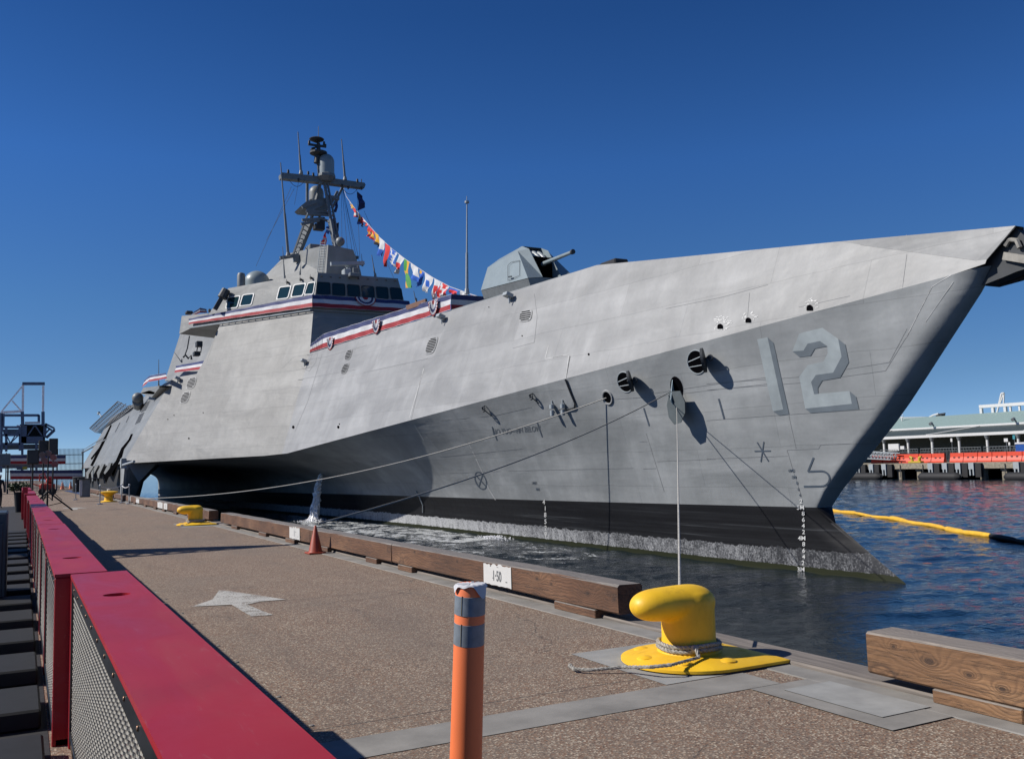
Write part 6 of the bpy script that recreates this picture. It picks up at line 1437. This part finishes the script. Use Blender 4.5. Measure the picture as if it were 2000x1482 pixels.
# chains
for k, x in enumerate((1664, 1759, 1803, 1910, 1964)):
    b = MB(); y = py(x, 915)
    for i in range(12): b.cyl((XP_ - .1, y + .06 * (i % 2), ZP - .2 - i * .16), (XP_ - .1, y - .06 * (i % 2), ZP - .34 - i * .16), .055, n=6)
    tag(b.build('pier_chain', M_DGREY), 'hanging chain on the face of the opposite pier, %s from the bow' % ORD[k], 'chain', 'chains on the opposite pier')
# water filled barriers
y_start = py(1752, 890); proto = None; Lb = abs(py(1805, 890) - py(1868, 890)) / 3 * 1.0; Lb = max(2.2, Lb); k = 0; y = y_start
xb_ = XP_ + 2.2; zbs = ZP; hb = 1.35
while y > py(2030, 890) and k < 16:
    q = Vector((xb_, y, ZP)); gapx = (k == 2) * .9
    if proto is None:
        proto = thing('plastic_barrier', '', 'barrier', q, 'red plastic barriers on the opposite pier')
        pr = [(-.35, 0), (-.35, .2), (-.16, .75), (-.12, hb), (.12, hb), (.16, .75), (.35, .2), (.35, 0)]
        b = MB(); b.prism([q + Vector((x_, -.04, z_)) for x_, z_ in pr], (0, -Lb + .1, 0)); b.build('barrier_body', M_BARR, proto)
        for d in (.33, .67):
            b = MB(); b.box((q.x - .26, q.y - Lb * d - .14, ZP + .62), (q.x - .12, q.y - Lb * d + .14, ZP + .78)); b.build('fork_slot', M_DGREY, proto)
        o = proto
    else: o = place(proto, q)
    o['label'] = 'red-orange plastic barrier on the opposite pier, %s from the gangway' % (ORD[k] if k else 'nearest')
    y -= Lb + gapx * 1.0; k += 1
for kk, yy in enumerate((y_start + Lb + .2, y_start + 2 * Lb + .3, y_start + 3 * Lb + .4)):
    o = place(proto, Vector((xb_ + .5, yy, ZP)), 'red-orange plastic barrier behind the aluminium gangway, %s' % ('right one', 'middle one', 'left one')[kk])
# crowd control fences
proto = None; y = py(1676, 880); k = 0
while y > py(2020, 880) and k < 16:
    q = Vector((XP_ + 5 + (k % 3) * .3, y, ZP))
    if proto is None:
        proto = thing('crowd_fence', '', 'crowd fence', q, 'steel crowd fences on the opposite pier'); h_ = 2.1
        b = MB(); b.tube([q, q + Vector((0, 0, h_)), q + Vector((0, -3.3, h_)), q + Vector((0, -3.3, 0))], .06, 5); b.bar(q + Vector((0, 0, .25)), q + Vector((0, -3.3, .25)), .05); b.build('tube_frame', M_GREY, proto)
        b = MB()
        for i in range(1, 14): b.bar(q + Vector((0, -i * .236, .25)), q + Vector((0, -i * .236, h_ - .35 * (i % 2))), .035)
        b.bar(q + Vector((0, 0, h_ - .35)), q + Vector((0, -3.3, h_ - .35)), .04); b.build('fence_bars', M_GREY, proto); o = proto
    else: o = place(proto, q)
    o['label'] = 'grey steel crowd fence panel behind the red barriers, %s from the bow' % ORD[k]
    y -= 3.55; k += 1
# terminal building with canopy
XB_ = XP_ + 9; tb = thing('terminal_building', 'long low pier building with pale green roof and dark canopy', 'building', (XB_ + 10, 90, ZP))
g = lambda x, y, X: pX(x, y, X)
ya, yb = g(1640, 850, XB_).y + 40, g(2000, 840, XB_).y - 30
zf = g(1850, 849, XB_).z; zcan = g(1850, 835.5, XB_ + 3.6).z; zroof0 = g(1850, 834, XB_ + 3.8).z; zroof1 = g(1850, 811.5, XB_ + 12).z
b = MB(); b.box((XB_ + 6, yb, ZP), (XB_ + 30, ya, zf + .1)); b.build('wall', mat('terminal_wall', (.07, .09, .085), .7), tb)
b = MB(); b.bbox((XB_, yb, zf - .32), (XB_ + .3, ya, zf + .12), .02); b.build('fascia', M_WHITE, tb)
b = MB(); b.add([(XB_ + .3, yb, zf + .1), (XB_ + .3, ya, zf + .1), (XB_ + 3.8, ya, zcan), (XB_ + 3.8, yb, zcan), (XB_ + .3, yb, zf - .1), (XB_ + .3, ya, zf - .1), (XB_ + 6, ya, zf - .1), (XB_ + 6, yb, zf - .1)], [(0, 1, 2, 3), (4, 5, 6, 7)]); cn = b.build('canopy', M_TEALD, tb)
yy = g(1815, 840, XB_ + 2).y
for k in range(-3, 4):
    b = MB(); y0 = g(1808, 842, XB_ + .4).y + k * 16.2; b.bar((XB_ + .4, y0, zf + .16), (XB_ + 3.7, y0 - 7, zcan + .05), .28, .1); b.build('canopy_rib', M_WHITE, cn)
b = MB(); b.bbox((XB_ + 3.8, yb, zcan - .1), (XB_ + 4.1, ya, zcan + .28), .02); b.build('roof_gutter', M_WHITE, tb)
b = MB(); b.add([(XB_ + 4.1, yb, zcan + .25), (XB_ + 4.1, ya, zcan + .25), (XB_ + 12, ya, zroof1), (XB_ + 12, yb, zroof1), (XB_ + 30, ya, zroof1 + .3), (XB_ + 30, yb, zroof1 + .3), (XB_ + 30, ya, ZP), (XB_ + 30, yb, ZP)], [(0, 1, 2, 3), (3, 2, 4, 5), (5, 4, 6, 7)]); b.add([(XB_ + 4.1, ya, zcan + .2), (XB_ + 12, ya, zroof1), (XB_ + 30, ya, zroof1 + .3), (XB_ + 30, ya, ZP), (XB_ + 6, ya, ZP)], [(0, 1, 2, 3, 4)]); rf = b.build('roof', M_TEAL, tb)
for x in (1727, 1774, 1821, 1874, 1929, 1990, 1682):
    y = g(x, 870, XB_ + .4).y; b = MB(); b.cyl((XB_ + .4, y, ZP), (XB_ + .4, y, zf - 1.0), .2, n=12); col = b.build('column', M_WHITE, tb, True); b = MB(); b.lathe((XB_ + .4, y, zf - 1.0), [(.2, 0), (.45, .7)], 12); b.build('column_head', M_GREY, col, True)
for x, y_ in ((1824, 832), (1985, 824)):
    p = g(x, y_, XB_ + 4); b = MB(); b.cyl(p, p + Vector((-.5, 0, .5)), .12); b.cyl(p + Vector((-.5, 0, .5)), p + Vector((-.9, 0, .3)), .25); b.build('roof_lamp', M_GREY, tb)
for x, y0, y1, w_ in ((1745, 867, 880, 10.5), (1762, 871, 878, 4)):
    p0 = g(x - w_, y0, XP_ + 7.2); p1 = g(x + w_, y1, XP_ + 7.2); b = MB(); b.box((XP_ + 7.2, p1.y, p1.z), (XP_ + 7.5, p0.y, p0.z)); tag(b.build('white_cabin' if w_ > 5 else 'white_board', M_WHITE), 'white cabin between canopy columns on the opposite pier' if w_ > 5 else 'small white board right of the white cabin', 'cabin' if w_ > 5 else 'board')
for x, y0, y1, w_, m_, l_ in ((1858, 856, 862.5, 2, M_WHITE, 'small upright white sign under the canopy'), (1964.5, 856, 862.5, 4, M_WHITE, 'wide white sign on a post, left of the turquoise sign'), (1971, 863.5, 869, 2, M_WHITE, 'lower small white sign below the wide one'), (1980, 849.5, 857.5, 2.6, mat('sign_turquoise', (.05, .30, .36), .5), 'turquoise sign on a post under the canopy')):
    p0 = g(x - w_, y0, XP_ + 6.5); p1 = g(x + w_, y1, XP_ + 6.5); t = thing('pier_sign', l_, 'sign', (XP_ + 6.5, p0.y, ZP)); b = MB(); b.box((XP_ + 6.5, p1.y, p1.z), (XP_ + 6.55, p0.y, p0.z)); b.build('sign_face', m_, t); b = MB(); m2 = (p0.y + p1.y) / 2; b.cyl((XP_ + 6.6, m2, ZP), (XP_ + 6.6, m2, p1.z), .04, n=6); b.build('sign_post', M_GREY, t)
p0, p1 = g(1982, 864, XP_ + 4.4), g(2003, 876, XP_ + 4.4); t = thing('blue_tank', 'blue and white plastic tank behind the barriers at the right edge', 'tank', (XP_ + 5, p0.y, ZP)); b = MB(); b.bbox((XP_ + 4.4, p1.y, ZP), (XP_ + 5.4, p0.y, p0.z - .3), .08); b.build('tank_body', M_BLUE, t); b = MB(); b.bbox((XP_ + 4.35, p1.y - .05, p0.z - .3), (XP_ + 5.45, p0.y + .05, p0.z), .08); b.build('tank_lid', M_CLOTH, t)
# roof structures behind
t = thing('roof_pergola', 'white steel frame rising above the pier building roof at right', 'frame', (XB_ + 14, 90, zroof1)); X_ = XB_ + 14
b = MB(); b.bar(g(1914, 794, X_), g(2040, 785.5, X_), .55, .5)
b.build('top_beam', M_WHITE, t)
for x, yb2 in ((1917, 811), (1940, 810), (1964, 809), (1974, 808.5), (1992, 808)):
    b = MB(); b.bar(g(x - 1, 792, X_), g(x + .8, yb2, X_), .42 if x < 1970 else .28); b.build('frame_post', M_WHITE, t)
b = MB(); b.bar(g(1946, 811, X_ + 3), g(1956, 768, X_ + 3), .22); b.bar(g(1952, 791, X_ + 3), g(1961, 767, X_ + 3), .18); b.bar(g(1961, 767, X_ + 3), g(1960, 790, X_ + 3), .18); b.bar(g(1956, 768, X_ + 3), g(1961, 767, X_ + 3), .2); b.bar(g(1946, 811, X_ + 3), g(1950, 795, X_ + 3), .2); tag(b.build('a_frame_mast', M_WHITE), 'white A-shaped mast rising behind the white roof frame', 'mast')
t = thing('roof_deck', 'dark bracket and curved white fin on the building roof, centre', 'roof fixture', (XB_ + 13, 100, zroof1)); X_ = XB_ + 13
b = MB(); b.prism([g(*q, X_) for q in ((1828, 809), (1839, 808), (1838, 816), (1827, 817))], (1, 0, 0)); b.bar(g(1833, 809, X_), g(1846, 807, X_), .2); b.build('dark_bracket', M_DGREY, t); b = MB(); b.tube([g(*q, X_) for q in ((1815, 815), (1822, 811), (1833, 808))], .15); b.build('curved_fin', M_WHITE, t, True)
b = MB(); b.prism([g(*q, XB_ + 25) for q in ((1700, 826), (1745, 814.5), (1800, 813.5), (1835, 815), (1900, 817), (1700, 832))], (6, 0, 0)); tag(b.build('rear_roof', M_LGREY), 'low grey roof behind the green roof near the bow', 'roof')
t = thing('roof_antenna', 'small square white antenna frame on the roof nearest the bow', 'antenna', (XB_ + 10, 110, zroof1)); X_ = XB_ + 10
b = MB(); L4 = [g(*q, X_) for q in ((1757, 809.5), (1764, 809.5), (1764, 814), (1757, 814))]; b.tube(L4 + [L4[0]], .06, 4); b.bar(g(1761, 814, X_), g(1762, 822, X_), .14); b.build('antenna_frame', M_WHITE, t)
# aluminium gangway lying on the pier, yellow double bitts
t = thing('aluminium_gangway', 'aluminium truss gangway lying on the opposite pier by the bow', 'gangway', (XP_ + 1, 120, ZP)); X_ = XP_ + .9
A0, A1 = g(1665, 880, X_), g(1748, 885, X_); B0, B1 = g(1665, 894, X_), g(1740, 897.5, X_)
for nm, dx in (('near_truss', 0), ('far_truss', 1.1)):
    b = MB(); o_ = Vector((dx, 0, 0)); b.bar(A0 + o_, A1 + o_, .12); b.bar(B0 + o_, B1 + o_, .14); b.bar((A0 + B0) / 2 + o_, (A1 + B1) / 2 + o_, .06)
    for i in range(12):
        f = i / 12; h_ = (i + 1) / 12; b.bar(lerp(A0, A1, f) + o_, lerp(B0, B1, f) + o_, .07); b.bar(lerp(A0, A1, f) + o_, lerp(B0, B1, h_) + o_, .07)
    b.build(nm, M_STEEL if False else M_LGREY, t)
b = MB(); b.add([B0 + Vector((0, 0, .1)), B1 + Vector((0, 0, .1)), B1 + Vector((1.1, 0, .1)), B0 + Vector((1.1, 0, .1))], [(0, 1, 2, 3)]); b.build('walkway', M_GREY, t)
p = g(1787, 900, XP_ + .5); t = thing('double_bitts', 'yellow double mooring bitts on the edge of the opposite pier', 'bollard', (XP_ + .7, p.y, ZP)); b = MB(); b.bbox((XP_ + .3, p.y - 1.1, ZP), (XP_ + 1.1, p.y + 1.1, ZP + .3), .05); b.build('bitt_base', M_YELD, t)
for s in (-.6, .6):
    b = MB(); b.cyl((XP_ + .7, p.y + s, ZP + .3), (XP_ + .7, p.y + s * 1.15, ZP + .75), .22, .2, 12); b.cyl((XP_ + .7, p.y + s * .9, ZP + .72), (XP_ + .7, p.y + s * 1.7, ZP + .95), .2, .15, 12); b.build('bitt_horn', M_YELD, t, True)
# ================================================================ WATER THINGS
bp = [pZ(x, y, .06) for x, y in ((1560, 985), (1615, 995), (1660, 1001), (1700, 1007), (1750, 1014), (1800, 1023), (1850, 1032), (1890, 1041), (1935, 1047))]
def boom_tube(pts, r, m, name, par, seedv):
    q = sub(pts, 12); L_ = 0; rad = []; rs = random.Random(seedv); wob = [rs.uniform(.75, 1.15) for _ in range(40)]
    for i, p in enumerate(q):
        if i: L_ += (p - q[i - 1]).length
        f = (L_ / 2.6) % 1; rad.append(r * wob[int(L_ / 2.6) % 40] * (.62 + .38 * min(1, min(f, 1 - f) * 7)) * (1.25 if f < .06 else 1)); q[i] = p + Vector((0, 0, .03 * math.sin(L_ * 1.1)))
    b = MB(); b.tube(q, rad, 10); return b.build(name, m, par, True, sharp=60)
t = thing('oil_boom', 'yellow floating oil boom with a black end section beyond the bow', 'oil boom', (40, 33, 0))
boom_tube(bp, .13, mat('boom_ochre', (.95, .55, .05), .5, var=.12, vs=4), 'yellow_float', t, 3)
boom_tube([bp[-1]] + [pZ(x, y, .06) for x, y in ((1960, 1052), (1990, 1057), (2040, 1064))], .14, M_RUB, 'black_float', t, 4)
# overboard water discharge and foam
k_ = N('white_water'); k_.b.inputs['Roughness'].default_value = .5; v_ = k_.coord(); nn_ = k_.noise(v_, 9, 6, .7); k_.col((.95, .97, 1.0))
tr_ = k_.n('ShaderNodeBsdfTransparent'); mx_ = k_.n('ShaderNodeMixShader'); k_.l(k_.ramp(nn_, [(.40, 0), (.52, .9)]), mx_.inputs[0]); k_.l(tr_.outputs[0], mx_.inputs[1]); k_.l(k_.b.outputs[0], mx_.inputs[2]); k_.l(mx_.outputs[0], k_.t.nodes['Material Output'].inputs[0]); M_SPRAY = k_.m
src, _n = hit(629, 926, .1); dst = pZ(614, 1018, 0)
src = Vector((src.x, src.y, src.z)); dst = src.lerp(dst, 1.0)
b = MB(); rs = random.Random(11)
for s in range(26):
    ox, oy = rs.gauss(0, .10), rs.gauss(0, .13); pts = []; rad = []
    for i in range(22):
        f = i / 21; p = Vector((lerp(src.x, dst.x, f ** .8), lerp(src.y, dst.y, f ** .8), lerp(src.z, .0, f ** 1.5))); sp_ = .35 + f * 1.3
        pts.append(p + Vector((ox * sp_ + rs.gauss(0, .05), oy * sp_ + rs.gauss(0, .06), rs.gauss(0, .05)))); rad.append(rs.uniform(.03, .085) * (1 - .1 * f))
    b.tube(pts, rad, 5)
for s in range(420):
    a = rs.uniform(0, 6.28); r_ = abs(rs.gauss(0, .55)); p = dst + Vector((r_ * math.cos(a), r_ * 1.4 * math.sin(a), rs.uniform(0, .45) * max(.1, 1 - r_))); b.sph(p, rs.uniform(.015, .045), 6)
tag(b.build('water_discharge', mat('splash_white', (1.35, 1.35, 1.38), .4, var=.02), None, True), kind='stuff')
def foam(name, outline, thr, seedz):
    k = N(name + '_material'); k.b.inputs['Roughness'].default_value = .6; v = k.coord((1, .55, 1)); n1 = k.noise(v, 1.1, 8, .72, .8); n2 = k.noise(v, 5, 5, .7, 1.5); k.col((.85, .88, .9))
    a = k.math('ADD', k.math('MULTIPLY', n1, .6), k.math('MULTIPLY', n2, .4)); tr = k.n('ShaderNodeBsdfTransparent'); mx = k.n('ShaderNodeMixShader'); k.l(k.ramp(a, [(thr, 0), (thr + .07, .85)]), mx.inputs[0]); k.l(tr.outputs[0], mx.inputs[1]); k.l(k.b.outputs[0], mx.inputs[2]); k.l(mx.outputs[0], k.t.nodes['Material Output'].inputs[0])
    b = MB(); b.poly([pZ(x, y, seedz) for x, y in outline]); o = b.build(name, k.m); tag(o, kind='stuff')
foam('foam', [(560, 1005), (640, 1012), (700, 1020), (860, 1036), (960, 1052), (900, 1060), (780, 1052), (690, 1042), (600, 1030)], .47, .012)
foam('thin_foam', [(560, 1000), (700, 1019), (880, 1037), (1040, 1060), (1180, 1085), (1100, 1100), (900, 1080), (760, 1056), (640, 1038), (560, 1022)], .535, .02)
b = MB(); c = pZ(968, 1050, 0)
for s in range(260):
    p = c + Vector((rs.gauss(0, .35), rs.gauss(0, .8), 0)); b.sph(p + Vector((0, 0, rs.uniform(0, .12) * math.exp(-((p.y - c.y) / .7) ** 2))), rs.uniform(.012, .035), 6)
tag(b.build('foam_splash', MATS['splash_white'], None, True), kind='stuff')
#@@END
